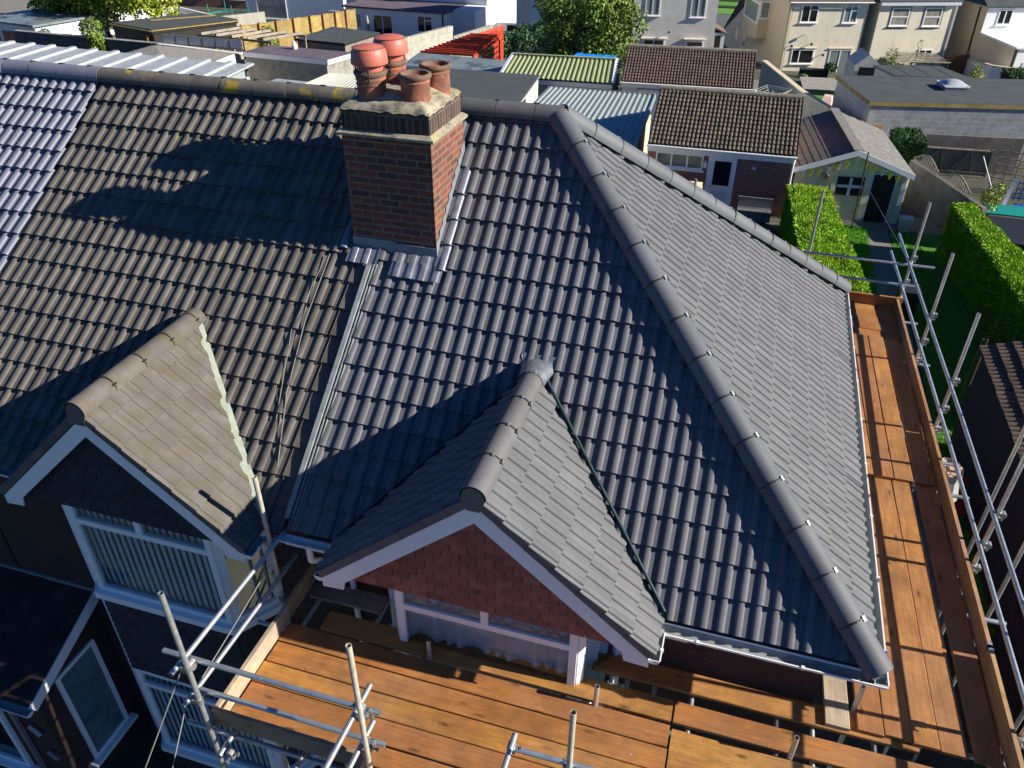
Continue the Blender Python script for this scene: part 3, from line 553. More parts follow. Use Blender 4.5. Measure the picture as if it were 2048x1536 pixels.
# warning sign box under the eaves
sb = MB(); sb.box(-1.76, -1.56, .16, .295, -.44, -.30); s_ = sb.build('alarm_box', 'sign_white', HA)
mb = MB(); cx_, cz_, y_ = -1.66, -.355, .158
for j in range(28):
    a, b = 2 * math.pi * j / 28, 2 * math.pi * (j + 1) / 28; mb.beam((cx_ + .034 * math.cos(a), y_, cz_ + .034 * math.sin(a)), (cx_ + .034 * math.cos(b), y_, cz_ + .034 * math.sin(b)), .004, .003, (0, 1, 0))
mb.beam((cx_ - .024, y_, cz_ + .024), (cx_ + .024, y_, cz_ - .024), .005, .003, (0, 1, 0)); mb.build('sign_ring', 'sign_red', s_)
mb = MB(); mb.beam((cx_ - .012, y_ - .001, cz_ + .002), (cx_ + .010, y_ - .001, cz_ + .004), .013, .003, (0, 1, 0)); mb.beam((cx_ + .004, y_ - .001, cz_ - .002), (cx_ + .012, y_ - .001, cz_ - .018), .005, .003, (0, 1, 0)); mb.beam((cx_ - .006, y_ - .001, cz_ + .008), (cx_ - .012, y_ - .001, cz_ + .016), .006, .003, (0, 1, 0)); mb.build('sign_figure', 'sign_ink', s_)
tc_ = bpy.data.curves.new('sign_text', 'FONT'); tc_.body = 'OTTYB SIBBERS'; tc_.size = .020; tc_.align_x = 'CENTER'; tc_.extrude = .0008
to = bpy.data.objects.new('sign_text', tc_); COL.objects.link(to); to.parent = s_; to.rotation_euler = (D2R(90), 0, 0); to.location = WM[s_.name].inverted() @ V((cx_, .157, -.418)); tc_.materials.append(MAT['sign_ink']); bpy.context.view_layer.update(); me_ = bpy.data.meshes.new_from_object(to.evaluated_get(bpy.context.evaluated_depsgraph_get())); tm_ = bpy.data.objects.new('sign_lettering', me_); COL.objects.link(tm_); tm_.parent = s_; tm_.rotation_euler = to.rotation_euler; tm_.location = to.location; bpy.data.objects.remove(to)

# ---- neighbour with weathered roof
HB = thing('semi_detached_house', 'brick house with weathered lichen-spotted brown roof, dark slate-hung bay and porch', 'house', (-7.7, 3.6, -5.5))
XB = -9.87
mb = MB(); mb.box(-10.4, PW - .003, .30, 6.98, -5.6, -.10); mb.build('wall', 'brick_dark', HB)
mb = MB()
for q in ([FRNS(XB, 0, -.03), FRNS(PW, 0, -.03), FRNS(PW, L, -.03), FRNS(XB, L, -.03)], [(XB, A, H - .03), (PW, A, H - .03), (PW, A + A3, -.03), (XB - .3, A + A3, -.03)]): mb.prism(q, (0, 0, -.03))
mb.build('roof_deck', 'roof_felt_under', HB)
mb = MB(); tiles(mb, FRNS, XB, -5.63, -.095, .315, 17, lambda u: -.05, lambda u: L - .02, jit=.006); prune(mb).build('roof_tiles', 'tile_old', HB, 40)
mb = MB(); tiles(mb, FRNS, -5.63, -5.48, -.095, .315, 17, lambda u: -.05, lambda u: L - .02, prof=[(0, 0), (.15, 0)], tw=.15, base=-.004); prune(mb).build('roof_tiles', 'tile_old', HB)
mb = MB(); caps(mb, (XB, A, H + .012), (PW, A, H + .012), .45, .122); o = mb.build('ridge_cap', 'ridge_lichen', HB, 40)
cap_clips(o, False, (XB, A, H + .012), (PW, A, H + .012), .45, .122, span=(-80, 10))
bay(HB, -7.44, 1.50, -.42, 1.37, 'tile_tan', 'tile_tan', 'hung_slate', 'tile_old', [(-.075, -1.55), (-3.05, -4.80)], 'blind', 'mortar', False, 'hung_slate')
gutter(HB, (-10.6, -.002, -.07), (-8.95, -.002, -.07), (0, -1, 0), .058, .7)
mb = MB(); mb.beam((-8.93, .22, -.55), (-8.93, .22, -5.4), .055, .10, (1, 0, 0)); mb.beam((-8.93, .15, -.30), (-8.93, .22, -.56), .05, .09, (1, 0, 0)); mb.build('downpipe', 'upvc', HB)
# porch of the neighbour
PX = -9.19; ps = Slope((-13.0, -1.08, -3.06), (1, 0, 0), (0, 1.38, .62)); Lp = math.hypot(1.38, .62)
mb = MB(); mb.box(-13, PX - .06, -.98, .30, -5.6, -3.12); mb.prism([(PX - .061, -.98, -3.12), (PX - .061, .3, -3.12), (PX - .061, .3, -2.52)], (-3, 0, 0)); pw = mb.build('porch_wall', 'brick_dark', HB)
mb = MB(); fl2 = [(0, 0), (.0015, 0), (.1625, 0), (.164, 0)]; tiles(mb, ps, 0, 3.80, 0, .115, 14, None, lambda u: Lp, fl2, .1655, .018, .003, .014, .003, base=.03, stagger=.5); pr_ = prune(mb).build('porch_roof', 'porch_tile', HB)
mb = MB(); mb.prism([ps(0, 0, .02), ps(3.80, 0, .02), ps(3.80, Lp, .02), ps(0, Lp, .02)], (0, 0, -.05)); mb.build('roof_deck', 'roof_felt_under', pr_)
mb = MB(); mb.prism([ps(3.79, -.02, .02), ps(3.79, Lp, .02), ps(3.79, Lp, -.16), ps(3.79, -.02, -.14)], (.022, 0, 0)); mb.build('porch_bargeboard', 'upvc', HB)
gutter(HB, (-12.9, -1.085, -3.09), (-9.17, -1.085, -3.09), (0, -1, 0), .055, 1.2); mb = MB(); mb.box(-13, -9.2, .27, .305, -2.46, -2.38); mb.build('mortar_fillet', 'mortar_pale', HB)
T = Matrix.Translation(V((PX - .06, 0, 0))) @ Matrix.Rotation(D2R(90), 4, 'Z')
window(HB, T, -.66, .03, -4.92, -3.10, gl='sky_reflect', w_=.06, depth=.03)
window(HB, frame((-11.6, -.98, 0)), .3, 1.6, -4.9, -3.6, gl='dark_glass', w_=.07)
mb = MB(); mb.beam((-9.75, -1.02, -3.3), (-9.75, -1.02, -5.3), .05, .05); mb.tube((-9.55, -1.02, -3.7), (-9.42, -1.02, -3.86), .035, 8); mb.tube((-9.45, -1.02, -4.25), (-9.28, -1.05, -4.30), .03, 8); mb.build('porch_fitting', 'grey_metal', HB)

# ---- third house, far left
HC = thing('terraced_house', 'house at far left with smooth blue-grey tiled roof', 'house', (-12.5, 3.6, -5.5))
mb = MB(); mb.box(-16, -10.45, .30, 6.98, -5.6, -.10); mb.build('wall', 'brick_dark', HC)
mb = MB()
for q in ([FRNS(-15, 0, -.03), FRNS(XB, 0, -.03), FRNS(XB, L, -.03), FRNS(-15, L, -.03)], [(-15, A, H - .03), (XB, A, H - .03), (XB - .3, A + A3, -.03), (-15, A + A3, -.03)]): mb.prism(q, (0, 0, -.03))
mb.build('roof_deck', 'roof_felt_under', HC)
mb = MB(); tiles(mb, FRNS, XB - 4.8, XB - .02, -.16, .288, 18, lambda u: -.05, lambda u: L - .02, roll_profile(.30, 2, .044, .03, 8)); prune(mb).build('roof_tiles', 'tile_blue', HC, 40)
mb = MB(); caps(mb, (-15, A, H + .012), (XB, A, H + .012), .45, .122); o = mb.build('ridge_cap', 'tile_blue', HC, 40)
cap_clips(o, False, (-15, A, H + .012), (XB, A, H + .012), .45, .122, span=(-80, 10))
gutter(HC, (-15, -.002, -.07), (-10.65, -.002, -.07), (0, -1, 0), .058, .7)
# ------------------------------------------------------------------ scaffolding
ORD = ['first', 'second', 'third', 'fourth', 'fifth', 'sixth', 'seventh', 'eighth', 'ninth', 'tenth', 'eleventh', 'twelfth']
def coupler(parent, c, axis, other):
    c = V(c); a = V(axis).normalized(); b = V(other).normalized(); n_ = a.cross(b).normalized(); m = MB()
    m.tube(c - a * .032, c + a * .032, .033, 10); c2 = c + n_ * .048; m.tube(c2 - b * .032, c2 + b * .032, .033, 10); m.beam(c + n_ * .02 - b * .03, c + n_ * .03 + b * .03, .05, .03, tuple(a))
    m.beam(c + b * .03, c + b * .085, .014, .014); m.beam(c + b * .068, c + b * .085, .03, .03); m.beam(c2 - a * .03, c2 - a * .085, .014, .014); m.beam(c2 - a * .066, c2 - a * .084, .03, .03)
    m.build('coupler', 'coupler', parent)
def tubes(parent, name, p, q, m='galv', r=.0242): b = MB(); b.tube(p, q, r, 16, r - .004); return b.build(name, m, parent, 50)
FB = -.95                                     # top of the front boards
SF = thing('tube_scaffold', 'galvanised tube scaffold standing in front of the red tile-hung bay', 'scaffold', (-3.2, -1.0, -5.5))
ST = [(-5.665, -1.70, .92, 'galv'), (-4.02, -1.70, .90, 'galv_old'), (-2.31, -1.60, .68, 'galv_old'), (-.45, -1.66, .7, 'galv')]
for x, y, t, m in ST: tubes(SF, 'standard', (x, y, gz(y)), (x, y, t), m)
for x, y, t in [(-4.02, -.375, -.66), (-2.31, -.39, -.67), (-.52, -.40, -.64), (.055, .27, -.58)]: tubes(SF, 'standard', (x, y, -5.5), (x + .01, y, t))
tubes(SF, 'standard', (-5.80, -.16, -5.5), (-5.765, -.20, .87), 'galv_old')
G_ = [((-5.715, .10, -.03), (-5.76, -1.80, -.03)), ((-5.73, .12, -.50), (-5.765, -1.80, -.50)), ((-5.99, -1.60, -.045), (-3.90, -1.60, -.045)), ((-5.73, -1.60, -.50), (-3.90, -1.60, -.50)),
      ((-4.085, -1.40, -.02), (-4.11, -3.1, -.02)), ((-4.09, -1.43, -.50), (-4.12, -3.1, -.50)), ((-2.79, -1.45, -.05), (-2.79, -3.1, -.05)), ((-2.77, -1.555, -.075), (-.30, -1.52, -.075))]
for i, (p, q) in enumerate(G_): tubes(SF, 'guard_rail', p, q, 'galv')
for c, a, b in [((-5.665, -1.70, -.03), (0, 0, 1), (0, 1, 0)), ((-5.665, -1.70, -.50), (0, 0, 1), (0, 1, 0)), ((-5.665, -1.66, -.06), (1, 0, 0), (0, 1, 0)), ((-4.02, -1.66, -.045), (0, 0, 1), (1, 0, 0)), ((-4.02, -1.66, -.50), (0, 0, 1), (1, 0, 0)), ((-4.06, -1.62, -.02), (0, 1, 0), (1, 0, 0)), ((-4.06, -1.62, -.50), (0, 1, 0), (1, 0, 0)),
                ((-5.765, -.17, -.03), (0, 0, 1), (0, 1, 0)), ((-5.77, -.17, -.50), (0, 0, 1), (0, 1, 0)), ((-5.78, -.20, -.86), (0, 0, 1), (1, 0, 0)), ((-2.33, -1.58, -.075), (0, 0, 1), (1, 0, 0)), ((-2.79, -1.55, -.06), (0, 1, 0), (1, 0, 0)), ((-5.665, -1.68, -.90), (0, 0, 1), (1, 0, 0)), ((-5.40, -1.80, -1.03), (0, 1, 0), (1, 0, 0))]: coupler(SF, c, a, b)
for x in (-5.48, -4.75, -4.10, -3.35, -2.62, -2.05, -1.78, -1.42, -.62, -.30, .25): tubes(SF, 'transom', (x, -1.86, -1.035), (x, .26, -1.035))
for y in (-1.62, -.39): tubes(SF, 'ledger', (-6.0, y, -1.09), (1.3, y, -1.09))
for x, y in ((-5.15, -1.45), (-4.55, -1.30), (-5.15, -.3)): tubes(SF, 'brace', (x, y, -5.5), (x, y, -1.15), 'galv_old')
mb = MB(); mb.box(-5.64, -5.602, -1.585, -.345, FB, FB + .225); mb.build('toe_board', 'deck_pale', SF)
mb = MB(); mb.box(-5.652, -5.612, -.34, .24, FB, FB + .225); mb.build('toe_board', 'toe_y', SF)
mb = MB(); mb.box(-5.655, -4.12, -1.632, -1.592, FB, FB + .225); mb.build('toe_board', 'toe_x', SF)
mb = MB(); mb.box(-4.135, -4.095, -3.1, -1.66, FB, FB + .225); mb.build('toe_board', 'deck_pale', SF)
def board(x0, x1, y0, y1, ztop, m, label, grp, th=.038):
    lx_ = 1 if (x1 - x0) > (y1 - y0) else 0
    j = lambda: random.uniform(-.004, .004); mb = MB(); sag = random.uniform(-.003, .003); nseg = 10; lx = (x1 - x0) > (y1 - y0); c = V(((x0 + x1) / 2, (y0 + y1) / 2, ztop - th)); R = []; ch = .006; a0 = random.uniform(-.0012, .0012)
    y0 -= .004 * lx_; y1 += .004 * lx_; x0 -= .004 * (1 - lx_); x1 += .004 * (1 - lx_); y0 += j() * .6; y1 += j() * .3; x0 += j(); x1 += j() * .3
    for k in range(nseg + 1):
        t = k / nseg; dz = sag * math.sin(math.pi * t) + a0 * k; wv = .0015 * math.sin(t * 9 + x0 * 3)
        if lx: x = x0 + (x1 - x0) * t; q = [(x, y0 + wv, ztop - th + dz), (x, y0 + wv, ztop - ch + dz), (x, y0 + wv + ch, ztop + dz), (x, y1 + wv - ch, ztop + dz), (x, y1 + wv, ztop - ch + dz), (x, y1 + wv, ztop - th + dz)]
        else: y = y0 + (y1 - y0) * t; s = -.024 * y; q = [(x0 + s + wv, y, ztop - th + dz), (x0 + s + wv, y, ztop - ch + dz), (x0 + s + wv + ch, y, ztop + dz), (x1 + s + wv - ch, y, ztop + dz), (x1 + s + wv, y, ztop - ch + dz), (x1 + s + wv, y, ztop - th + dz)]
        R.append([mb.P(p) for p in q])
    for a, b in zip(R[:-1], R[1:]):
        for i in range(6): mb.f.append([a[i], a[(i + 1) % 6], b[(i + 1) % 6], b[i]])
    mb.f += [R[0][::-1], R[-1]]
    return solo(mb, 'scaffold_board', m, c, label, 'scaffold board', grp)
rowsL = [(-.62, -.395), (-.868, -.643), (-1.115, -.89), (-1.362, -1.137), (-1.592, -1.385)]
for i, (a, b) in enumerate(rowsL): board(-5.59 + .006 * (i % 2), -1.585 + .004 * (i % 3), a, b, FB, 'deck_x', 'orange board on left half of front deck, %s outward from the bay window gap' % ORD[i], 'boards of the front scaffold deck')
board(-5.25, -1.585, -.352, -.127, FB, 'deck_x', 'long dark shaded board closest under the net-curtained bay window', 'boards of the front scaffold deck')
board(-5.58, -4.72, .0, .225, FB + .0, 'deck_grey', 'short brown board in the shaded corner left of the bay window', 'boards of the front scaffold deck')
rowsR = [(-.355, -.13), (-.655, -.43), (-.885, -.66), (-1.12, -.895), (-1.35, -1.125), (-1.58, -1.355), (-1.81, -1.585)]
for i, (a, b) in enumerate(rowsR): board(-1.562, 1.05 - .25 * (i % 2), a, b, FB - .002, 'deck_x', 'board on right half of front deck, %s row out from the brick wall' % ORD[i + 1], 'boards of the front scaffold deck')
board(-2.42, .62, .002, .227, FB, 'deck_x', 'board against the brick wall below the eaves gutter, shadow of bay corner on it', 'boards of the front scaffold deck')
for i in range(5): board(-4.10 + .0, -2.80, -1.86 - .235 * i, -1.635 - .235 * i, FB, 'deck_x', 'loading bay board near bottom edge, %s beyond the front standards' % ORD[i], 'boards of the loading bay')
board(-4.1, -1.57, -1.83, -1.60, FB - .0, 'deck_x', 'outermost board in line with the front standards beside loading bay', 'boards of the front scaffold deck') if False else None
SB = FB + .042
for i, x in enumerate((.325, .560, .795, 1.085)): board(x, x + .225, .06 - .012 * i, 3.93, SB, 'deck_y', 'long board on front half of side deck, %s from the roof gutter' % ORD[i], 'boards of the side scaffold deck')
board(.085, .31, .04, 1.6, SB, 'deck_y', 'short orange board beside stub tube at the roof corner', 'boards of the side scaffold deck')
board(-.205, .01, .02, .82, SB, 'deck_pale', 'bleached weathered board lying under the roof corner against brick wall', 'boards of the side scaffold deck')
for i, x in enumerate((.33, .575, .815, 1.075)): board(x, x + .225, 3.88, 7.62, SB + .036, 'deck_y', 'long board on rear half of side deck, %s from the roof gutter' % ORD[i], 'boards of the side scaffold deck')
for i in range(5): board(-3.9, 1.17, 7.66 + .235 * i, 7.885 + .235 * i, SB + .02, 'deck_x', 'cross board at the rear corner deck, %s from the long side boards' % ORD[i], 'boards of the rear scaffold deck')
SR = thing('tube_scaffold', 'galvanised tube scaffold along the hipped right side of the new grey roof', 'scaffold', (1.5, 4.0, -5.5))
fx = lambda x, y: x - .024 * y
for y, t in ((.30, .95), (2.45, .98), (5.10, 1.0), (6.95, 1.0), (9.06, .98)): tubes(SR, 'standard', (fx(1.46, y), y, gz(y)), (fx(1.46, y), y, t)); [coupler(SR, (fx(1.46, y), y, z + .04), (0, 0, 1), (0, -1, 0)) for z in (-.05, -.5)]; coupler(SR, (fx(1.45, y), y - .03, FB + .16), (0, 0, 1), (0, -1, 0))
tubes(SR, 'standard', (1.95, 2.82, -5.5), (1.95, 2.82, .9)); tubes(SR, 'standard', (2.05, 4.3, -5.5), (2.05, 4.3, .9)); tubes(SR, 'standard', (1.9, 1.2, -5.5), (1.9, 1.2, .9))
for z, ye in ((-.05, 10.25), (-.50, 10.5)): tubes(SR, 'guard_rail', (fx(1.41, -.9), -.9, z + .05), (fx(1.41, 4.2), 4.2, z + .03)); tubes(SR, 'guard_rail', (fx(1.41, 4.2), 4.2, z + .03), (fx(1.39, ye), ye, z - .03))
for y in (.15, 1.9, 3.95, 4.62, 7.2, 8.6): tubes(SR, 'transom', (.1, y, -1.035), (fx(1.75, y), y, -1.035))
for a, b in ((-.4, 1.22), (1.26, 5.0), (5.02, 8.9)): mb = MB(); mb.prism([(fx(1.355, a), a, FB - .03), (fx(1.395, a), a, FB - .03), (fx(1.395, b), b, FB - .03), (fx(1.355, b), b, FB - .03)], (0, 0, .225 + .03)); mb.build('toe_board', 'toe_y', SR)
for y in (1.20, 1.28): mb = MB(); mb.box(fx(1.353, y), fx(1.398, y), y - .02, y + .02, FB + .18, FB + .228); mb.build('end_band', 'galv', SR)
mb = MB(); mb.box(-3.9, 1.24, 8.84, 8.88, FB, FB + .245); mb.build('toe_board', 'deck_y', SR)
tubes(SR, 'guard_rail', (-4.5, 9.0, -.10), (1.62, 9.02, -.14)); tubes(SR, 'guard_rail', (-4.5, 9.0, -.46), (1.40, 9.0, -.52)); tubes(SR, 'standard', (-.45, 9.06, -5.5), (-.45, 9.06, 1.0)); tubes(SR, 'standard', (-2.6, 9.06, -5.5), (-2.6, 9.06, .98))
tubes(SR, 'ledger', (fx(1.45, -.5), -.5, -1.09), (fx(1.45, 9.5), 9.5, -1.09))
# cables on the left
def cable(pts, r, label): mb = MB(); mb.path(pts, r, 5); return solo(mb, 'cable', 'wire', V(pts[0]), label, 'cable', None)
def sagline(p, q, sag, n=10): p, q = V(p), V(q); return [p.lerp(q, k / n) - V((0, 0, sag * 4 * (k / n) * (1 - k / n))) for k in range(n + 1)]
cable(sagline((-5.66, -.40, -.09), (-5.80, -1.72, -.55), .02) + sagline((-5.80, -1.72, -.55), (-5.4, -4.2, -2.4), .05), .006, 'thin cable tied to the left guard rails and hanging down to bottom edge')
cable(sagline((-5.72, -1.68, -.02), (-6.6, -3.4, -2.9), .05), .006, 'dark thin cable running from corner standard down past lower bay window')
cable([FRNS(-5.93, 3.02, .06), FRNS(-5.95, 2.2, .055), FRNS(-5.88, 1.4, .055), FRNS(-5.72, .62, .05)], .006, 'thin aerial cable lying on weathered tiles left of the chimney strip')
cable([FRNS(-5.97, 3.0, .05), FRNS(-6.07, 2.1, .045), FRNS(-5.9, 1.1, .045)], .005, 'second frayed aerial cable looping on weathered tiles near the chimney')
# ------------------------------------------------------------------ gardens, garages and houses behind
def flatroof(name, label, cat, pts, wallm, roofm, fascia=None, fh=.16, down=2.6, over=.08, thick=.05, group=None):
    """flat-roofed garage from its roof corner points (counter-clockwise from front left)"""
    pts = [V(p) for p in pts]; c = sum(pts, V()) / len(pts); zb = gz(c.y) - .4; r = thing(name, label, cat, (c.x, c.y, zb + .4), 0, group)
    mb = MB(); mb.prism(pts, (0, 0, -thick)); mb.build('roof', roofm, r)
    ins = [p + (c - p).normalized() * over * 1.6 for p in pts]
    mb = MB(); mb.prism([V((p.x, p.y, zb)) for p in ins], (0, 0, 0)); mb = MB(); n = len(pts); lo_ = [mb.P((p.x, p.y, zb)) for p in ins]; hi_ = [mb.P(p - V((0, 0, thick))) for p in ins]
    for j in range(n): k = (j + 1) % n; mb.f.append([lo_[j], lo_[k], hi_[k], hi_[j]])
    mb.f += [lo_[::-1], hi_]; mb.build('wall', wallm, r)
    if fascia:
        for j in range(n):
            a, b = pts[j], pts[(j + 1) % n]; d_ = (b - a).normalized(); ot = V((d_.y, -d_.x, 0)); mb = MB(); mb.prism([a + ot * .004 + V((0, 0, -.012)), b + ot * .004 + V((0, 0, -.012)), b + ot * .004 - V((0, 0, fh)), a + ot * .004 - V((0, 0, fh))], -ot * .02); mb.build('fascia', fascia, r)
    return r
def corrugated(mb, p00, p10, p11, p01, pitch, amp, shape='trap'):
    """sheet spanning p00-p10 (eave) to p01-p11 (ridge), ribs run from eave to ridge"""
    p00, p10, p11, p01 = V(p00), V(p10), V(p11), V(p01); w_ = (p10 - p00).length; n_ = (p10 - p00).cross(p01 - p00).normalized(); n_ = n_ if n_.z > 0 else -n_; k = 0; last = None; prof = [(0, 0), (.35, 0), (.45, 1), (.75, 1), (.85, 0)] if shape == 'trap' else ([(0, 0), (.62, 0), (.66, 1), (.86, 1), (.9, 0)] if shape == 'rib' else [(0, 0), (.125, .3), (.25, .9), (.375, .9), (.5, .3), (.75, -.2)])
    while k * pitch < w_:
        for a, h in prof:
            t = min(1, (k + a) * pitch / w_); cur = (mb.P(p00.lerp(p10, t) + n_ * h * amp), mb.P(p01.lerp(p11, t) + n_ * h * amp))
            if last: mb.f.append([last[0], cur[0], cur[1], last[1]])
            last = cur
        k += 1
    return mb
RP = roll_profile(.30, 2, .055, .045, 6)
def tiled_garage(name, label, loc, deg, w_, dep, ze, zr, wallm, tilem, rows, ridgem, fascia='upvc'):
    r = thing(name, label, 'garage', loc, deg); T = WM[r.name]; z0 = loc[2]; ze -= z0; zr -= z0; yr = dep / 2
    mb = MB(T); mb.box(.05, w_ - .05, .12, dep - .05, -.6, ze - .02); mb.prism([(.05, .12, ze - .03), (.05, dep - .05, ze - .03), (.05, yr, zr - .08)], (w_ - .1, 0, 0)); mb.build('wall', wallm, r)
    Ls_ = math.hypot(yr, zr - ze); R3 = T.to_3x3()
    for sg in (1, -1):
        if sg > 0: fr = Slope(T @ V((0, 0, ze)), R3 @ V((1, 0, 0)), R3 @ V((0, yr / Ls_, (zr - ze) / Ls_)))
        else: fr = Slope(T @ V((w_, dep, ze)), R3 @ V((-1, 0, 0)), R3 @ V((0, -yr / Ls_, (zr - ze) / Ls_)))
        mb = MB(); tiles(mb, fr, 0, w_, 0, Ls_ / rows, rows, None, lambda u: Ls_ - .03, RP, lift=.045, tail=.004, nose=.035, jit=.008); prune(mb).build('roof_tiles', tilem, r, 45)
        mb = MB(); mb.prism([fr(0, 0, -.01), fr(w_, 0, -.01), fr(w_, Ls_, -.01), fr(0, Ls_, -.01)], tuple(fr.N * -.05)); mb.build('roof_deck', 'roof_felt_under', r)
    mb = MB(); caps(mb, T @ V((-.02, yr, zr + .03)), T @ V((w_ + .02, yr, zr + .03)), .45, .125, 190, 8); mb.build('ridge_cap', ridgem, r, 50)
    mb = MB(T); mb.box(.0, w_, .02, .05, ze - .27, ze - .02); mb.build('fascia', fascia, r)
    g = MB(T); g.tube((-.03, -.03, ze - .05), (w_ + .03, -.03, ze - .05), .045, 10); gg = g.build('gutter', 'upvc', r, 50)
    g = MB(T); g.tube((w_ - .06, .0, ze - .08), (w_ - .06, .06, -.3), .035, 8); g.build('downpipe', 'upvc', r, 50)
    return r, T
g1, T1 = tiled_garage('outbuilding', 'red brick outbuilding with olive pantiles, white half-glazed door and three-light window', (-5.42, 24.33, -5.5), 1, 5.28, 5.2, -3.17, -1.83, 'brick_red', 'pantile_olive', 13, 'pantile_ridge')
Tw = T1 @ Matrix.Translation(V((0, .12, 0)))
window(g1, Tw, .34, 2.08, 1.50, 2.06, mull=[(.92, 0, 9), (1.50, 0, 9)], sill=True, gl='sky_reflect')
mb = MB(Tw); mb.box(2.26, 3.28, -.05, .02, 0, 2.06); dr = mb.build('door', 'upvc', g1); mb = MB(Tw); mb.box(2.50, 3.10, -.058, -.04, 1.0, 1.9); mb.build('pane', 'dark_glass', dr); mb = MB(Tw); mb.box(2.50, 3.08, -.058, -.045, .15, .78); mb.build('door_panel', 'render_bluewhite', dr); mb = MB(Tw); mb.box(2.40, 2.52, -.10, -.05, .93, .96); mb.build('handle', 'galv', dr)
mb = MB(Tw); mb.box(2.11, 2.22, -.16, -.02, 1.62, 1.80); mb.prism([(2.09, -.18, 1.80), (2.24, -.18, 1.80), (2.165, -.10, 1.90)], (0, .12, 0)); solo(mb, 'wall_lantern', 'white_metal', T1 @ V((2.16, .0, 1.7)), 'small white coach lantern beside the white outbuilding door', 'lamp')
mb = MB(Tw); mb.lathe((3.9, -.04, 1.72), [(.085, 0), (.08, .03), (.05, .06)], 14); solo(mb, 'bulkhead_lamp', 'white_metal', T1 @ V((3.9, .0, 1.74)), 'small round white lamp on red brick wall right of the door', 'lamp')
sw = thing('garden_swing', 'garden swing seat with beige canopy beneath the three-light window', 'swing seat', T1 @ V((1.35, -.9, 0)), 1); T2 = WM[sw.name]
mb = MB(T2); mb.prism([(-.85, -.75, 1.42), (.85, -.75, 1.42), (.85, .1, 1.36), (-.85, .1, 1.36)], (0, 0, -.04)); mb.build('canopy', 'ship_cream', sw); mb = MB(T2); mb.box(-.75, .75, -.2, .35, .42, .52); mb.box(-.75, .75, .32, .42, .52, 1.0); mb.build('seat', 'black_metal', sw)
for x in (-.86, .86):
    mb = MB(T2); mb.tube((x, -.75, 0), (x, -.35, 1.38), .025, 6); mb.tube((x, .45, 0), (x, -.25, 1.38), .025, 6); mb.build('leg', 'galv', sw)
bn = thing('garden_bench', 'dark grey garden storage bench against the shaded red brick wall', 'bench', T1 @ V((4.15, -.45, 0)), 1); T2 = WM[bn.name]; mb = MB(T2); mb.box(-.6, .6, -.25, .25, .05, .42); mb.build('seat', 'grey_metal', bn); mb = MB(T2); mb.box(-.62, .62, .2, .27, .42, .78); mb.build('backrest', 'grey_metal', bn)
g2, T2_ = tiled_garage('garage', 'white rendered garage with reddish-brown pantiled roof near the grey house', (-8.66, 36.95, gz(37)), 3.8, 6.55, 4.6, -4.02, -2.78, 'render_bluewhite', 'pantile_brown', 12, 'pantile_ridge')
mb = MB(T2_); zt = -4.02 - gz(37) - .36; mb.box(.9, 4.8, .07, .13, -.5, zt); mb.build('garage_door', 'upvc', g2); mb = MB(T2_); mb.box(.84, 4.86, .09, .125, -.5, zt + .06); mb.build('door_frame', 'grey_metal', g2)
# carport
cp = thing('carport', 'large pale blue corrugated metal roof beyond the hip of new roof', 'carport', (-8.5, 28, -5.5)); mb = MB(); corrugated(mb, (-11.15, 23.2, -3.42), (-5.84, 23.2, -3.42), (-6.23, 31.7, -3.28), (-11.15, 31.74, -3.28), .245, .035); mb.build('roof', 'metal_blue', cp, fix=False)
mb = MB(); mb.prism([(-5.80, 23.2, -3.36), (-6.19, 31.75, -3.2), (-6.19, 31.75, -3.42), (-5.80, 23.2, -3.58)], (-.06, 0, 0)); mb.prism([(-11.2, 31.72, -3.25), (-6.2, 31.76, -3.22), (-6.2, 31.76, -3.4), (-11.2, 31.72, -3.4)], (0, .05, 0)); mb.build('flashing', 'metal_blue', cp); mb = MB(); mb.prism([(-11.05, 23.3, -5.6), (-5.95, 23.3, -5.6), (-6.3, 31.6, -6.2), (-11.05, 31.6, -6.2)], (0, 0, 2.1)); mb.build('wall', 'render_tan', cp)
# green garage
gg = thing('garage', 'garage with pale green corrugated roof and white verges', 'garage', (-12, 38, gz(38))); mb = MB(); corrugated(mb, (-15.10, 36.9, -4.2), (-9.15, 37.15, -4.2), (-9.30, 38.6, -3.35), (-14.75, 38.2, -3.35), .262, .05); mb.build('roof', 'metal_green', gg, fix=False)
mb = MB(); corrugated(mb, (-9.15, 40.2, -4.1), (-15.1, 39.9, -4.1), (-14.75, 38.25, -3.36), (-9.30, 38.65, -3.36), .262, .05); mb.build('roof', 'metal_green', gg, fix=False); mb = MB(); mb.beam((-14.8, 38.22, -3.30), (-9.28, 38.62, -3.30), .22, .05); mb.build('ridge_cap', 'metal_green', gg)
for a, b in (((-15.16, 36.85, -4.14), (-14.82, 38.25, -3.28)), ((-9.09, 37.1, -4.14), (-9.24, 38.62, -3.28))): mb = MB(); mb.beam(a, b, .16, .05); mb.build('verge_trim', 'upvc', gg)
mb = MB(); mb.prism([(-15.1, 36.95, -4.28), (-9.15, 37.2, -4.28), (-9.15, 37.2, -4.50), (-15.1, 36.95, -4.50)], (0, -.03, 0)); mb.build('fascia', 'render_bluewhite', gg); mb = MB(); mb.prism([(-15.0, 37.05, -7), (-9.2, 37.3, -7), (-9.25, 39.9, -7), (-15.0, 39.8, -7)], (0, 0, 2.72)); mb.build('wall', 'render_dark', gg)
mb = MB(); K = 10; G = []
for j in range(5):
    row = [mb.P((-12.4 + 2.35 * i / K, 41.2 + 1.9 * j / 4 - .1 * i / K, -4.05 + .04 * mnoise.noise(V((i * 1.3, j * 1.1, 2))) - (.25 if j in (0,) else 0))) for i in range(K + 1)]; G.append(row)
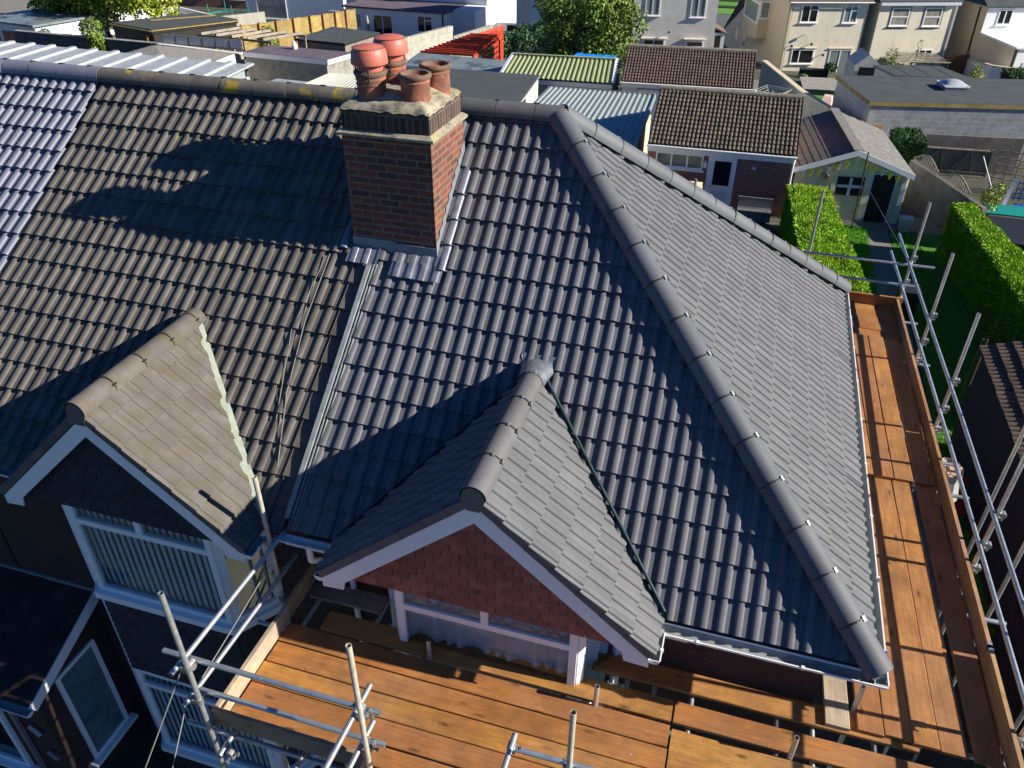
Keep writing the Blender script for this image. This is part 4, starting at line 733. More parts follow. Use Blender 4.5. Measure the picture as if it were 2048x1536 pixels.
for j in range(4):
    for i in range(K): mb.f.append([G[j][i], G[j][i + 1], G[j + 1][i + 1], G[j + 1][i]])
low = [mb.P((mb.v[G[0][i]].x, 41.1, -6.9)) for i in range(K + 1)]; lowb = [mb.P((mb.v[G[4][i]].x, 43.1, -6.9)) for i in range(K + 1)]
for i in range(K): mb.f += [[low[i], low[i + 1], G[0][i + 1], G[0][i]], [lowb[i + 1], lowb[i], G[4][i], G[4][i + 1]]]
mb.f += [[low[0]] + [G[j][0] for j in range(5)] + [lowb[0]], [low[K]] + [G[j][K] for j in range(5)] + [lowb[K]]]
solo(mb, 'tarpaulin_stack', 'tarp_blue', (-11.3, 42, gz(42)), 'bright blue tarpaulin cover under the big tree behind green roof', 'tarpaulin')
f1 = flatroof('flat_roof_garage', 'garage with dark grey felt flat roof and pale render side, right behind the chimney', 'garage', [(-16.6, 27.8, -3.55), (-11.78, 28.0, -3.55), (-12.5, 35.22, -3.6), (-17.43, 35.12, -3.6)], 'render_cream', 'felt_grey', 'lead_matt', .10)
f2 = flatroof('flat_roof_garage', 'flat-roofed garage with dark rain puddles on grey felt', 'garage', [(-21.35, 38.1, -4.3), (-15.53, 38.05, -4.3), (-15.89, 41.0, -4.3), (-21.69, 41.46, -4.3)], 'render_grey', 'felt_puddle', 'render_bluewhite', .14)
f3 = flatroof('flat_roof_garage', 'rendered garage with purplish felt flat roof and white fascia boards', 'garage', [(-30.06, 35.9, -3.7), (-24.49, 35.43, -3.7), (-23.98, 37.59, -3.7), (-29.54, 37.94, -3.7)], 'render_dark', 'felt_purple', 'upvc', .26)
mb = MB(); mb.lathe((-27.6, 37.4, -3.7), [(.14, 0), (.16, .1), (.17, .22), (.10, .32), (.07, .38), (.02, .46)], 14); solo(mb, 'roof_vent', 'white_metal', (-27.6, 37.4, -3.7), 'small white vent cowl on the purplish flat roof', 'vent')
f4 = flatroof('shed', 'brown brick shed with dark green-grey felt roof behind the purplish garage', 'shed', [(-32.85, 46.21, -5), (-28.84, 45.75, -5), (-28.23, 49.95, -5), (-32.48, 50.96, -5)], 'brick_brown', 'felt_grey', 'black_wood', .14)
f5 = flatroof('garage', 'dark felt-roofed garage with yellow timber battens laid across its roof', 'garage', [(-48.92, 47.27, -5), (-44.26, 45.91, -5), (-40.77, 51.47, -5), (-45.19, 53.04, -5)], 'black_wood', 'felt_grey', 'black_wood', .3)
for k, (a, b) in enumerate([((-48.9, 47.2, -5.1), (-44.3, 45.85, -5.12)), ((-46.4, 48.6, -4.93), (-43.0, 52.0, -4.93)), ((-44.25, 45.88, -5.1), (-40.75, 51.4, -5.12))]): mb = MB(); mb.beam(a, b, .14, .07); mb.build('batten', 'fence_new', f5)
f6 = flatroof('block_shed', 'long grey concrete block shed with felt roof, yellow timber fascia and rooflight', 'shed', [(3.20, 36.15, -3.88), (13.5, 38.3, -3.88), (11.6, 43.3, -3.90), (1.87, 41.2, -3.90)], 'block_grey', 'felt_grey', 'fence_new', .2)
skl = thing('rooflight', 'domed white-framed rooflight on the block shed roof', 'skylight', (7.25, 40.0, -3.88), 11); Tk = WM[skl.name]; mb = MB(Tk); mb.box(-.55, .55, -.62, .62, 0, .17); mb.build('upstand', 'lead_matt', skl); mb = MB(Tk); mb.box(-.58, .58, -.65, .65, .165, .22); mb.build('frame', 'upvc', skl)
mb = MB(Tk); K = 8; G = [[mb.P((-.52 + 1.04 * i / K, -.6 + 1.2 * j / K, .22 + .2 * math.sin(math.pi * i / K) ** .6 * math.sin(math.pi * j / K) ** .6)) for i in range(K + 1)] for j in range(K + 1)]
for j in range(K):
    for i in range(K): mb.f.append([G[j][i], G[j][i + 1], G[j + 1][i + 1], G[j + 1][i]])
mb.build('dome', 'clear_plastic', skl, 60, fix=False)
f7 = flatroof('shed', 'lower felt-roofed shed with seamed roof behind the block shed', 'shed', [(5.3, 45.5, -4.6), (9.3, 46.0, -4.6), (8.02, 48.75, -4.6), (4.34, 47.9, -4.6)], 'render_grey', 'felt_grey', 'lead_matt', .12)
for k in range(3): mb = MB(); x = 5.3 + k * 1.1; mb.beam((x + .8, 45.7 + k * .12, -4.597), (x, 48.2 + k * .2, -4.597), .06, .012); mb.build('roof_seam', 'roof_felt_under', f7)
# metal roof behind the ridge
mr = thing('outhouse', 'outhouse with long pale ribbed metal roof behind the old ridge', 'outhouse', (-34, 27, -5.5)); T = frame((-25.4, 27.0, -3.05), 180 - 1.5)
mb = MB(); corrugated(mb, (-52, 21.8, -3.1), (-25.2, 21.8, -3.1), (-26.0, 30.4, -3.0), (-52, 31.6, -3.0), 1.45, .10, 'rib'); mb.build('roof', 'metal_white', mr, fix=False); mb = MB(); mb.beam((-25.15, 21.8, -3.08), (-25.95, 30.5, -2.98), .30, .10); mb.build('verge_trim', 'metal_white', mr); mb = MB(); mb.prism([(-51, 22.2, -6), (-25.5, 22.2, -6), (-26.2, 30.2, -6), (-51, 31.2, -6)], (0, 0, 2.85)); mb.build('wall', 'metal_blue', mr); mb = MB(); mb.beam((-25.05, 28.6, -3.15), (-25.05, 28.6, -3.75), .2, .2); mb.build('downpipe', 'upvc', mr)
pr1 = flatroof('lean_to', 'low pale lean-to roof beside the purplish garage', 'lean-to', [(-23.6, 26.0, -3.05), (-19.3, 26.2, -3.05), (-19.2, 28.0, -3.0), (-23.2, 28.3, -3.0)], 'render_white', 'metal_white', 'upvc', .14)
cw = thing('canopy', 'white corrugated plastic canopy between garage and chimney', 'canopy', (-19.3, 29, -5.5)); mb = MB(); corrugated(mb, (-21.6, 27.3, -3.05), (-18.2, 27.3, -3.05), (-18.4, 29.6, -2.85), (-21.0, 29.3, -2.85), .20, .07, 'wave'); mb.build('roof', 'plastic_white', cw, fix=False)
for x in (-21.2, -18.5): mb = MB(); mb.box(x - .04, x + .04, 28.9, 28.98, -5.6, -2.9); mb.build('post', 'upvc', cw)
mb = MB(); mb.prism([(-15.9, 26.2, -3.2), (-14.3, 26.2, -3.2), (-14.15, 26.2, -2.95), (-14.25, 26.2, -2.8), (-14.6, 26.2, -3.0), (-15.9, 26.2, -3.05)], (0, .5, 0)); solo(mb, 'flue_cover', 'upvc', (-15, 26.4, -3.2), 'white plastic gutter end showing just above new ridge', 'gutter')
ra = thing('shed', 'shed with hipped grey diamond-tile roof behind the metal roof', 'shed', (-33, 32, -5.7)); mb = MB()
ap = (-33.3, 32.9, -3.0); pts = [(-36.3, 29.8, -3.75), (-30.2, 29.6, -3.75), (-30.4, 35.6, -3.75), (-36.2, 35.9, -3.75)]
for i in range(4): mb.poly([pts[i], pts[(i + 1) % 4], ap])
mb.build('roof', 'asbestos', ra); mb = MB(); mb.prism([(x, y, -6) for x, y, z in pts], (0, 0, 2.2)); mb.build('wall', 'render_grey', ra)
# walls and fences
def wallrun(name, label, pts, h, th, m, cop=None, coph=.12, copseg=None, base=.6):
    """pts: world (x,y,ztop)"""
    r = thing(name, label, 'wall', (pts[0][0], pts[0][1], gz(pts[0][1])))
    for a, b in zip(pts[:-1], pts[1:]):
        a, b = V(a), V(b); d_ = (b - a); d_.z = 0; d_.normalize(); o_ = V((-d_.y, d_.x, 0)) * th; mb = MB(); mb.prism([a, b, V((b.x, b.y, b.z - h)), V((a.x, a.y, a.z - h))], o_); mb.build('wall', m, r)
        if cop:
            LL = (b - a).length; sg = copseg or LL; k = 0
            while k < LL - .05: e_ = min(LL, k + sg); p0, p1 = a.lerp(b, (k + .012) / LL), a.lerp(b, (e_ - .012) / LL); mb = MB(); mb.prism([p0 - o_ * .2 + V((0, 0, coph)), p1 - o_ * .2 + V((0, 0, coph)), p1 - o_ * .2, p0 - o_ * .2], o_ * 1.4); mb.build('coping', cop, r); k = e_
    return r
wallrun('garden_wall', 'weathered concrete wall topped with upright blocks beside the brown shed', [(-26.9, 42.96, -5.25), (-24.5, 54.6, -5.5)], 3.2, .22, 'conc_wall', 'conc_wall', .38, .85)
wallrun('garden_wall', 'darker shaded concrete wall running on towards the white house', [(-24.5, 54.8, -5.9), (-23.6, 61.5, -6.1)], 3.4, .22, 'render_dark')
wallrun('garden_wall', 'rendered diagonal wall running down from the cream house to block shed', [(-1.95, 48.9, -5.0), (.29, 41.64, -4.95), (3.3, 34.6, -4.9)], 3, .22, 'conc_wall', 'render_tan', .06, 1.2)
wallrun('garden_wall', 'low grey block wall behind the shed with bunting', [(-1.2, 31.6, -3.85), (2.7, 32.3, -3.85)], 2.6, .2, 'block_grey')
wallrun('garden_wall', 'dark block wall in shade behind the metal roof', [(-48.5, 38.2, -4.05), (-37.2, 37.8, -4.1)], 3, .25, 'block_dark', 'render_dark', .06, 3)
wallrun('garden_wall', 'dark rendered wall behind pergola with upright glass strip on it', [(-37.2, 37.7, -4.1), (-31.2, 37.3, -4.2)], 3, .25, 'render_dark', 'render_grey', .05, 3)
gs = thing('glazed_screen', 'low glazed screen of grey framed panes along the dark wall', 'screen', (-36, 38.1, -4.1))
for k in range(6): mb = MB(); x = -37.0 + k * .93; mb.box(x, x + .9, 38.0, 38.06, -4.1, -3.55); p_ = mb.build('frame', 'wood_grey_x', gs); mb = MB(); mb.box(x + .06, x + .84, 37.985, 37.995, -4.04, -3.6); mb.build('pane', 'clear_plastic', p_)
mb = MB()
fence = thing('timber_fence', 'tall new yellow timber fence with posts and ivy patches at upper left', 'fence', (-42.9, 49.5, -8)); FP = [(-44.9, 46.0), (-42.87, 49.55), (-40.94, 51.89), (-39.57, 54.7), (-38.25, 57.72), (-37.3, 60.3), (-36.6, 62.8)]
for k in range(24):
    t = k / 24 * (len(FP) - 1); i = int(t); a = V((*FP[i], 0)).lerp(V((*FP[i + 1], 0)), t - i); t2 = (k + 1) / 24 * (len(FP) - 1); j = min(int(t2), len(FP) - 2); b = V((*FP[j], 0)).lerp(V((*FP[j + 1], 0)), t2 - j); zt = -5.45 - .03 * (k % 2) - k * .012
    if k % 2 == 0: mb = MB(); mb.beam((a.x + .1, a.y - .06, zt + .08), (a.x + .1, a.y - .06, -9.5), .10, .10, (1, 0, 0)); mb.build('post', 'gate_brown', fence)
    mb = MB(); d_ = (b - a).normalized(); n_ = V((-d_.y, d_.x, 0)); sl = 8
    for q in range(sl): p0, p1 = a.lerp(b, (q + .04) / sl), a.lerp(b, (q + .96) / sl); mb.prism([V((p0.x, p0.y, zt)), V((p1.x, p1.y, zt)), V((p1.x, p1.y, -9.3)), V((p0.x, p0.y, -9.3))], n_ * (.03 + .008 * (q % 2)))
    mb.beam(a + V((0, 0, zt - .02)), b + V((0, 0, zt - .02)), .08, .05); mb.beam(a + V((0, 0, zt - 1.2)) - n_ * .03, b + V((0, 0, zt - 1.2)) - n_ * .03, .05, .1); mb.build('panel', 'fence_new', fence)
def leafcloud(mb, blobs, n, size, aspect=.5, shell=.55, up=0):
    tot = sum(b[3] * b[4] * b[5] for b in blobs)
    for (cx, cy, cz, rx, ry, rz) in blobs:
        for _ in range(int(n * rx * ry * rz / tot)):
            while True:
                d_ = V((random.gauss(0, 1), random.gauss(0, 1), random.gauss(0, 1)))
                if d_.length > .1: break
            d_.normalize(); q = random.uniform(shell, 1) ** .7; lump = 1 + .22 * mnoise.noise(d_ * 2.3 + V((cx, cy, cz))) + .12 * mnoise.noise(d_ * 6 + V((cx, cz, cy))); dens = mnoise.noise(V((cx + d_.x * rx * q, cy + d_.y * ry * q, cz + d_.z * rz * q)) * (1.1 / max(.3, min(rx, 1.5))))
            if dens < -.18 and random.random() < .75: continue
            p = V((cx + d_.x * rx * q * lump, cy + d_.y * ry * q * lump, cz + d_.z * rz * q * lump)); nrm = (d_ * .6 + V((random.gauss(0, .5), random.gauss(0, .5), random.gauss(0, .5) + .25))).normalized(); t = nrm.orthogonal().normalized(); t.rotate(Matrix.Rotation(random.uniform(0, 6.28), 3, nrm)); b_ = nrm.cross(t); s_ = size * random.uniform(.6, 1.35)
            mb.f.append([mb.P(p - t * s_ * .5), mb.P(p + b_ * s_ * aspect * .5 - nrm * s_ * .08), mb.P(p + t * s_ * .5 - nrm * s_ * .12), mb.P(p - b_ * s_ * aspect * .5 - nrm * s_ * .08)])
    return mb
def limb(mb, p, q, r0, r1, n=7):
    p, q = V(p), V(q); d_ = (q - p).normalized(); a = d_.orthogonal().normalized(); b = d_.cross(a); R = [[mb.P(c + (a * math.cos(2 * math.pi * j / n) + b * math.sin(2 * math.pi * j / n)) * r) for j in range(n)] for c, r in ((p, r0), (q, r1))]
    for j in range(n): mb.f.append([R[0][j], R[0][(j + 1) % n], R[1][(j + 1) % n], R[1][j]])
    mb.f += [R[0][::-1], R[1]]; return mb
def tree(name, label, cat, base, blobs, n, size, leaf, trunk_r=.2, grp=None, **k):
    t = thing(name, label, cat, base, 0, grp); c = sum((V(b[:3]) for b in blobs), V()) / len(blobs); mb = MB(); b0 = V(base); fork = b0.lerp(c, .45); limb(mb, b0, fork, trunk_r, trunk_r * .7)
    for b in blobs[:8]: limb(mb, fork, V(b[:3]), trunk_r * .5, trunk_r * .12, 5)
    mb.build('trunk', 'bark', t, 60); mb = MB(); leafcloud(mb, blobs, n, size, **k); mb.build('crown', leaf, t, fix=False); return t
random.seed(21)
z = gz(48)
bl = []
for _ in range(46):
    a = random.uniform(0, 6.28); q = random.uniform(.05, 1) ** .5; h = random.uniform(-7.2, -1.6); wd = 3.6 * math.sqrt(max(.1, 1 - (abs(h + 4.6) / 4.1) ** 2.2)); bl.append((-13.3 + wd * q * math.cos(a), 47.6 + 2.2 * q * math.sin(a), h, random.uniform(.95, 1.35), random.uniform(.9, 1.3), random.uniform(.85, 1.2)))
tree('tree', 'large dense dark-leaved tree in front of the grey rendered houses', 'tree', (-13.2, 47.5, z), bl, 42000, .20, 'leaf_green', .25, aspect=.55, shell=.45)
bl = []
for _ in range(30):
    x = random.uniform(-57.3, -46.5); bl.append((x, 50 + random.uniform(-2, 2), random.uniform(-5.2, -1.6) + .12 * (x + 52), random.uniform(1.0, 1.7), random.uniform(1, 1.7), random.uniform(.9, 1.3)))
tree('tree', 'spreading yellow-green tree over the garages at upper left', 'tree', (-52, 50.5, gz(50)), bl, 26000, .27, 'leaf_lime', .3, aspect=.6, shell=.45)
tree('ivy_plant', 'ivy-covered stump growing over the dark block wall', 'ivy', (-41.8, 37.9, -6.6), [(-41.9, 37.9, -4.3, .8, .5, .8), (-41.6, 37.6, -5.1, .6, .5, .8), (-41.4, 37.5, -5.7, .5, .5, .6), (-42.6, 38.6, -3.7, .9, .6, .7)], 2600, .2, 'leaf_green', .15)
tree('shrub', 'dark red-tinged shrub beside the pale garage at upper left', 'shrub', (-52.0, 43.5, -7.3), [(-52.0, 43.3, -6.2, .8, .6, .9), (-51.2, 43.2, -5.4, .6, .5, .6)], 1500, .2, 'hedge_dark', .1)
for k, (i, lb) in enumerate(((1.35, 'ivy patch on the yellow timber fence nearer the pergola'), (2.75, 'larger ivy patch on the yellow timber fence in the middle'))):
    a = V((*FP[int(i)], 0)).lerp(V((*FP[int(i) + 1], 0)), i - int(i)); mb = MB(); leafcloud(mb, [(a.x + .1, a.y - .15, -6.9 - .3 * k, .55 + .15 * k, .9, 1.3), (a.x + .15, a.y - .3, -6.2 - .2 * k, .5, .7, .7)], 2200, .17); solo(mb, 'ivy_plant', 'leaf_green', (a.x, a.y, gz(a.y)), lb, 'ivy')
# ---- hedges and grass
def hedge(name, label, poly, zt, zb, leafm, n, size, up=.7):
    """poly: 4 ground corners, rounded top"""
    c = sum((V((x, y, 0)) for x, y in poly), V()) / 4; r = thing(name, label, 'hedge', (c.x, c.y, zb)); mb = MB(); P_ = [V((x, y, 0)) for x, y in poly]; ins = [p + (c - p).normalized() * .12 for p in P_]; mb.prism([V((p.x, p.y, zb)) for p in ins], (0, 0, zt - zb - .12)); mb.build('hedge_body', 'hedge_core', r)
    mb = MB(); a, b, c2, d2 = P_
    def blade(p, nrm):
        p = p + V((0, 0, .05 * mnoise.noise(p * 1.7))) + nrm * (.07 * mnoise.noise(p * 2.3)); dr_ = (nrm * random.uniform(.5, 1) + V((random.gauss(0, .45), random.gauss(0, .45), random.uniform(0, .5)))).normalized(); sd_ = dr_.cross(V((random.gauss(0, 1), random.gauss(0, 1), random.gauss(0, 1)))).normalized(); s_ = size * random.uniform(.6, 1.4)
        q = p - nrm * .05; mb.f.append([mb.P(q - sd_ * s_ * .16), mb.P(q + sd_ * s_ * .16), mb.P(q + dr_ * s_ + sd_ * s_ * .05), mb.P(q + dr_ * s_ - sd_ * s_ * .05)])
    area_top = ((b - a).length + (c2 - d2).length) / 2 * ((d2 - a).length + (c2 - b).length) / 2; per = sum((P_[(i + 1) % 4] - P_[i]).length for i in range(4)) * (zt - zb); tot = area_top * 2 + per
    for _ in range(int(n * area_top * 2 / tot)): u, v = random.random(), random.random(); p = a.lerp(b, u).lerp(d2.lerp(c2, u), v); ed = min(u, 1 - u, .12) / .12 * .06; blade(V((p.x, p.y, zt - .08 + ed)), V((0, 0, 1)))
    for i in range(4):
        p0, p1 = P_[i], P_[(i + 1) % 4]; d_ = (p1 - p0); o_ = V((d_.y, -d_.x, 0)).normalized(); o_ = o_ if (p0 - c).dot(o_) > 0 else -o_
        for _ in range(int(n * d_.length * (zt - zb) / tot)): u = random.random(); p = p0.lerp(p1, u); zz_ = zb + (zt - zb) * random.random(); blade(V((p.x, p.y, zz_ - .02)), o_)
    mb.build('foliage', leafm, r, fix=False); return r
hedge('hedge', 'bright green clipped hedge left of the garden path, beside the brick outbuilding', [(.42, 14.8), (2.02, 14.8), (1.02, 23.7), (-.28, 23.7)], -3.92, -5.5, 'hedge_leaf', 85000, .10)
hedge('hedge', 'tall clipped hedge right of the dark lawn with sunlit top', [(6.0, 12.4), (7.5, 12.4), (5.5, 22.9), (4.85, 22.9)], -3.72, -5.5, 'hedge_leaf', 75000, .10)
mb = MB()
for _ in range(26000):
    if random.random() < .6: y = random.uniform(15.2, 24.4); x = random.uniform(1.95 + (24.4 - y) * .0, 2.72)
    else: y = random.uniform(6, 24.4); x = random.uniform(3.5, 4.5)
    h = random.uniform(.04, .10); a = random.uniform(0, 6.28); dx, dy = math.cos(a) * .009, math.sin(a) * .009; lx, ly = random.gauss(0, .03), random.gauss(0, .03); mb.f.append([mb.P((x - dx, y - dy, -5.49)), mb.P((x + dx, y + dy, -5.49)), mb.P((x + lx, y + ly, -5.49 + h))])
tag(mb.build('grass', 'blade', fix=False), 'short bright grass blades along the garden path', 'grass', None, 'stuff')
# ---- cream weatherboard garage with bunting
ga = thing('garage', 'cream weatherboarded garage with grey gabled slate roof and yellow bunting', 'garage', (-.1, 24.7, -5.5), 7); T = WM[ga.name]; W_ = 4.0; ze, zr, dp = 1.86, 2.56, 5.4
for sg, (xa, xb) in ((1, (-.06, W_ / 2)), (-1, (W_ + .06, W_ / 2))):
    mb = MB(T); n = 20; a = V((xa, -.12, ze)); b = V((xb, -.12, zr + .03)); sl = (b - a); k = 0
    for i in range(9):
        for j in range(26):
            p0 = a.lerp(b, i / 9); p1 = a.lerp(b, (i + 1) / 9); y0 = j * dp / 26 + (.1 if i % 2 else 0); up_ = V((0, 0, .008 + .0025 * (i % 2))); mb.poly([p0 + V((0, y0, 0)) + up_, p0 + V((0, y0 + dp / 26 - .01, 0)) + up_, p1 + V((0, y0 + dp / 26 - .01, 0)), p1 + V((0, y0, 0))])
    mb.prism([a + V((0, 0, -.01)), b + V((0, 0, -.01)), b + V((0, dp + .1, -.01)), a + V((0, dp + .1, -.01))], (0, 0, -.06)); mb.build('roof_tiles', 'asbestos' if sg < 0 else 'asbestos_shaded', ga)
    mb = MB(T); mb.prism([a + V((0, -.03, .02)), b + V((0, -.03, .04)), b + V((0, -.03, -.15)), a + V((0, -.03, -.17))], (0, .03, 0)); mb.build('bargeboard', 'upvc', ga)
mb = MB(T); mb.beam((W_ / 2, -.12, zr + .06), (W_ / 2, dp, zr + .06), .34, .05); mb.build('ridge_cap', 'asbestos', ga)
mb = MB(T); mb.box(.05, W_ - .05, .04, dp - .1, -.3, ze - .03); mb.prism([(.05, .04, ze - .03), (W_ - .05, .04, ze - .03), (W_ / 2, .04, zr - .06)], (0, dp - .15, 0)); wl = mb.build('wall', 'ship_blue', ga)
mb = MB(T)
for k in range(17):
    zz_ = .02 + k * .15; x0_, x1_ = .05, W_ - .05
    if zz_ > ze - .05: f_ = (zz_ + .15 - ze) / (zr - ze); x0_ += f_ * W_ / 2; x1_ -= f_ * W_ / 2
    if x1_ - x0_ < .2: continue
    mb.prism([(x0_, .02, zz_), (x1_, .02, zz_), (x1_, .038, zz_ + .15), (x0_, .038, zz_ + .15)], (0, .02, 0))
mb.build('weatherboard', 'ship_cream', wl)
for x in (1.36, 2.50): mb = MB(T); mb.box(x, x + .16, -.03, .02, -.05, 2.2); mb.build('post', 'ship_cream', ga)
mb = MB(T); mb.box(2.74, 3.50, -.005, .02, -.05, 1.78); dr = mb.build('door', 'black_wood', ga); mb = MB(T); mb.box(2.66, 2.74, -.03, .02, -.05, 1.84); mb.box(3.50, 3.60, -.03, .02, -.05, 1.84); mb.box(2.74, 3.50, -.03, .02, 1.78, 1.84); mb.build('door_frame', 'ship_blue', ga)
mb = MB(T); mb.box(3.72, 3.86, -.10, .02, -.05, 1.9); mb.build('corner_post', 'ship_blue', ga)
mb = MB(T); mb.box(1.54, 2.46, -.01, .03, .95, 1.62); fl_ = mb.build('window', 'flag_black', ga); mb = MB(T); mb.box(1.56, 2.44, -.02, -.012, 1.24, 1.34); mb.box(1.95, 2.05, -.02, -.012, .97, 1.6); mb.build('flag_cross', 'flag_white', fl_)
for x, z_, lb, m_ in ((1.44, 1.9, 'blue-roofed bird box high on the cream garage', 'white_metal'), (1.10, 1.50, 'plain brown bird box lower on the cream garage', 'fence_new')):
    b = thing('bird_box', lb, 'bird box', T @ V((x, -.02, z_)), 4.5); Tb = WM[b.name]; mb = MB(Tb); mb.box(-.07, .07, -.12, .03, 0, .17); mb.prism([(-.07, -.12, .17), (.07, -.12, .17), (0, -.12, .24)], (0, .15, 0)); mb.build('box', m_, b); mb = MB(Tb); mb.beam((-.11, -.05, .155), (0, -.05, .255), .2, .012, (0, 0, 1)); mb.beam((.11, -.05, .155), (0, -.05, .255), .2, .012, (0, 0, 1)); mb.build('roof', 'metal_blue', b); mb = MB(Tb); mb.tube((0, -.125, .10), (0, -.115, .10), .02, 10); mb.build('entrance_hole', 'soot_black', b)  # entrance hole is a black disc, the dark inside put into its colour
bt = thing('bunting', 'string of yellow and cream triangular flags hung under the garage eaves', 'bunting', T @ V((2, -.16, 1.9))); pts = [T @ V((.1, -.17, 1.83)), T @ V((1.0, -.17, 1.98)), T @ V((2.0, -.17, 2.42)), T @ V((3.0, -.17, 1.98)), T @ V((3.9, -.17, 1.76))]; mb = MB(); mb.path(pts, .006, 4); mb.build('cord', 'wire', bt)
for k in range(13):
    t = (k + .5) / 13 * 4; i = int(t); p = pts[i].lerp(pts[i + 1], t - i) - V((0, 0, .02 + .05 * math.sin(math.pi * (t - i)))); mb = MB(); a_ = random.uniform(-.3, .3); mb.prism([p + V((-.09, 0, 0)), p + V((.09, .0, 0)), p + V((.02 * a_, -.05 * a_, -.22))], (.004, .006, 0)); mb.build('flag', 'bunting_yellow' if k % 3 else 'bunting_cream', bt)
cp_ = thing('clothes_pole', 'dark slender clothes-line pole standing in front of cream garage', 'pole', (2.15, 24.2, -5.5)); mb = MB(); mb.tube((2.2, 24.15, -5.5), (2.12, 24.2, -2.72), .025, 8); mb.build('pole', 'black_metal', cp_); cable(sagline((2.13, 24.1, -3.6), (1.20, 9.1, -.1), .0, 6), .008, 'clothes line running from the slender pole to the scaffold corner')
bn_ = thing('storage_tub', 'translucent white plastic tub beside the garage door', 'tub', (3.95, 24.45, -5.48)); mb = MB(); q0 = [(-.16, -.16), (.16, -.16), (.16, .16), (-.16, .16)]; a = [mb.P((3.95 + x * .9, 24.45 + y * .9, -5.47)) for x, y in q0]; b = [mb.P((3.95 + x * 1.3, 24.45 + y * 1.3, -5.0)) for x, y in q0]; [mb.f.append([a[i], a[(i + 1) % 4], b[(i + 1) % 4], b[i]]) for i in range(4)]; mb.f.append(a); mb.build('tub', 'clear_plastic', bn_); mb = MB(); mb.box(3.72, 4.18, 24.22, 24.68, -5.0, -4.96); mb.build('lid', 'clear_plastic', bn_)
tp = thing('garden_post', 'rusty thin double post standing on the dark lawn', 'post', (3.95, 12.9, -5.5)); mb = MB(); mb.tube((4.0, 12.9, -5.5), (4.05, 13.0, -3.4), .02, 6); mb.build('rod', 'steel_strap', tp); mb = MB(); mb.tube((4.09, 12.9, -5.5), (4.14, 13.0, -3.4), .02, 6); mb.build('rod', 'steel_strap', tp)
wb = thing('wheelie_bin', 'black wheelie bin in shade at the end of garden path', 'bin', (3.25, 17.6, -5.5)); mb = MB(); mb.box(3.0, 3.5, 17.3, 17.9, -5.45, -4.55); mb.build('body', 'black_metal', wb); mb = MB(); mb.box(2.97, 3.53, 17.25, 17.93, -4.545, -4.48); mb.build('lid', 'black_metal', wb)
# clutter right of the cream garage
wallrun('garden_wall', 'brown rendered wall with wavy trellis along its top right of garage', [(4.15, 27.9, -3.95), (4.95, 25.9, -3.95), (5.9, 23.3, -3.95)], 1.8, .16, 'fence_grey')
for k, (a, b, lb) in enumerate((((4.2, 27.6), (4.85, 26.1), 'wavy diamond trellis panel farther along brown wall'), ((4.95, 25.8), (5.6, 24.1), 'wavy diamond trellis panel nearer along brown wall'))):
    t_ = thing('trellis', lb, 'trellis', (a[0], a[1], -3.95)); a, b = V((*a, -3.95)), V((*b, -3.95)); mb = MB(); n = 14; arc = [a.lerp(b, i / n) + V((0, 0, .18 + .32 * math.sin(math.pi * i / n) ** 1.2)) for i in range(n + 1)]; mb.path(arc, .03, 6); mb.build('frame', 'wood_grey_x', t_); mb = MB()
    for i in range(n + 1):
        for sgn in (1, -1):
            j = i; p = a.lerp(b, i / n)
            while 0 <= j <= n and (j - i) * sgn * .11 < .45: j += sgn
            j = max(0, min(n, j)); h = min(abs(j - i) * .11, arc[j].z + 3.95); q = a.lerp(b, (i + sgn * h / .11) / n) + V((0, 0, h)); mb.beam(p, q, .012, .022)
    mb.build('lattice', 'wood_grey_x', t_)
gt = thing('timber_gate', 'weathered grey double timber gate with diagonal braces below block shed', 'gate', (5.4, 33.0, -5.9)); d0 = V((5.35, 33.0, -4.8)); d1 = V((8.2, 33.2, -4.8)); mb = MB()
for k in range(22): p = d0.lerp(d1, k / 22); q = d0.lerp(d1, (k + .9) / 22); mb.prism([p, q, q - V((0, 0, 1.15)), p - V((0, 0, 1.15))], (0, .03, 0))
mb.build('boarding', 'fence_grey', gt)
for a, b in (((0, -.06), (1, -.06)), ((0, -1.0), (1, -1.0)), ((.08, -.06), (.02, -.95)), ((.28, -.06), (.10, -.6)), ((.30, -.06), (.36, -.95)), ((.70, -.1), (.50, -.9)), ((.72, -.1), (.78, -.95)), ((1, 0), (1, -1.2)), ((0, 0), (0, -1.2))): mb = MB(); mb.beam(d0.lerp(d1, a[0]) + V((0, -.03, a[1])), d0.lerp(d1, b[0]) + V((0, -.03, b[1])), .05, .10, (0, -1, 0)); mb.build('brace', 'wood_grey_x', gt)
mb = MB(); mb.prism([(5.6, 33.9, -4.55), (9.6, 34.4, -4.55), (9.6, 34.4, -6.2), (5.6, 33.9, -6.2)], (0, .06, 0)); solo(mb, 'panel_fence', 'fence_grey', (7.5, 34, -6), 'weathered board fence standing between gate and block shed', 'fence')
hedge('hedge', 'small dark clipped bush between cream garage and gate', [(3.9, 30.0), (5.0, 30.2), (4.9, 32.2), (3.9, 32.0)], -3.95, -5.8, 'hedge_dark', 9000, .16)
mb = MB(); mb.tube((8.0, 29.5, -5.9), (7.2, 30.4, -4.3), .02, 6); solo(mb, 'metal_pole', 'white_metal', (8, 29.5, -5.9), 'pale pole leaning near the timber gate', 'pole')
mb = MB(); prev = None
for k in range(11): a_ = k / 10; x = 7.5 + .55 * a_; y = 27.2 + 1.5 * a_; z_ = -5.3 + .75 * a_ ** 1.5; cur = (mb.P((x, y, z_)), mb.P((x + .12, y - .06, z_ + .02))); (mb.f.append([prev[0], cur[0], cur[1], prev[1]]) if prev else None); prev = cur
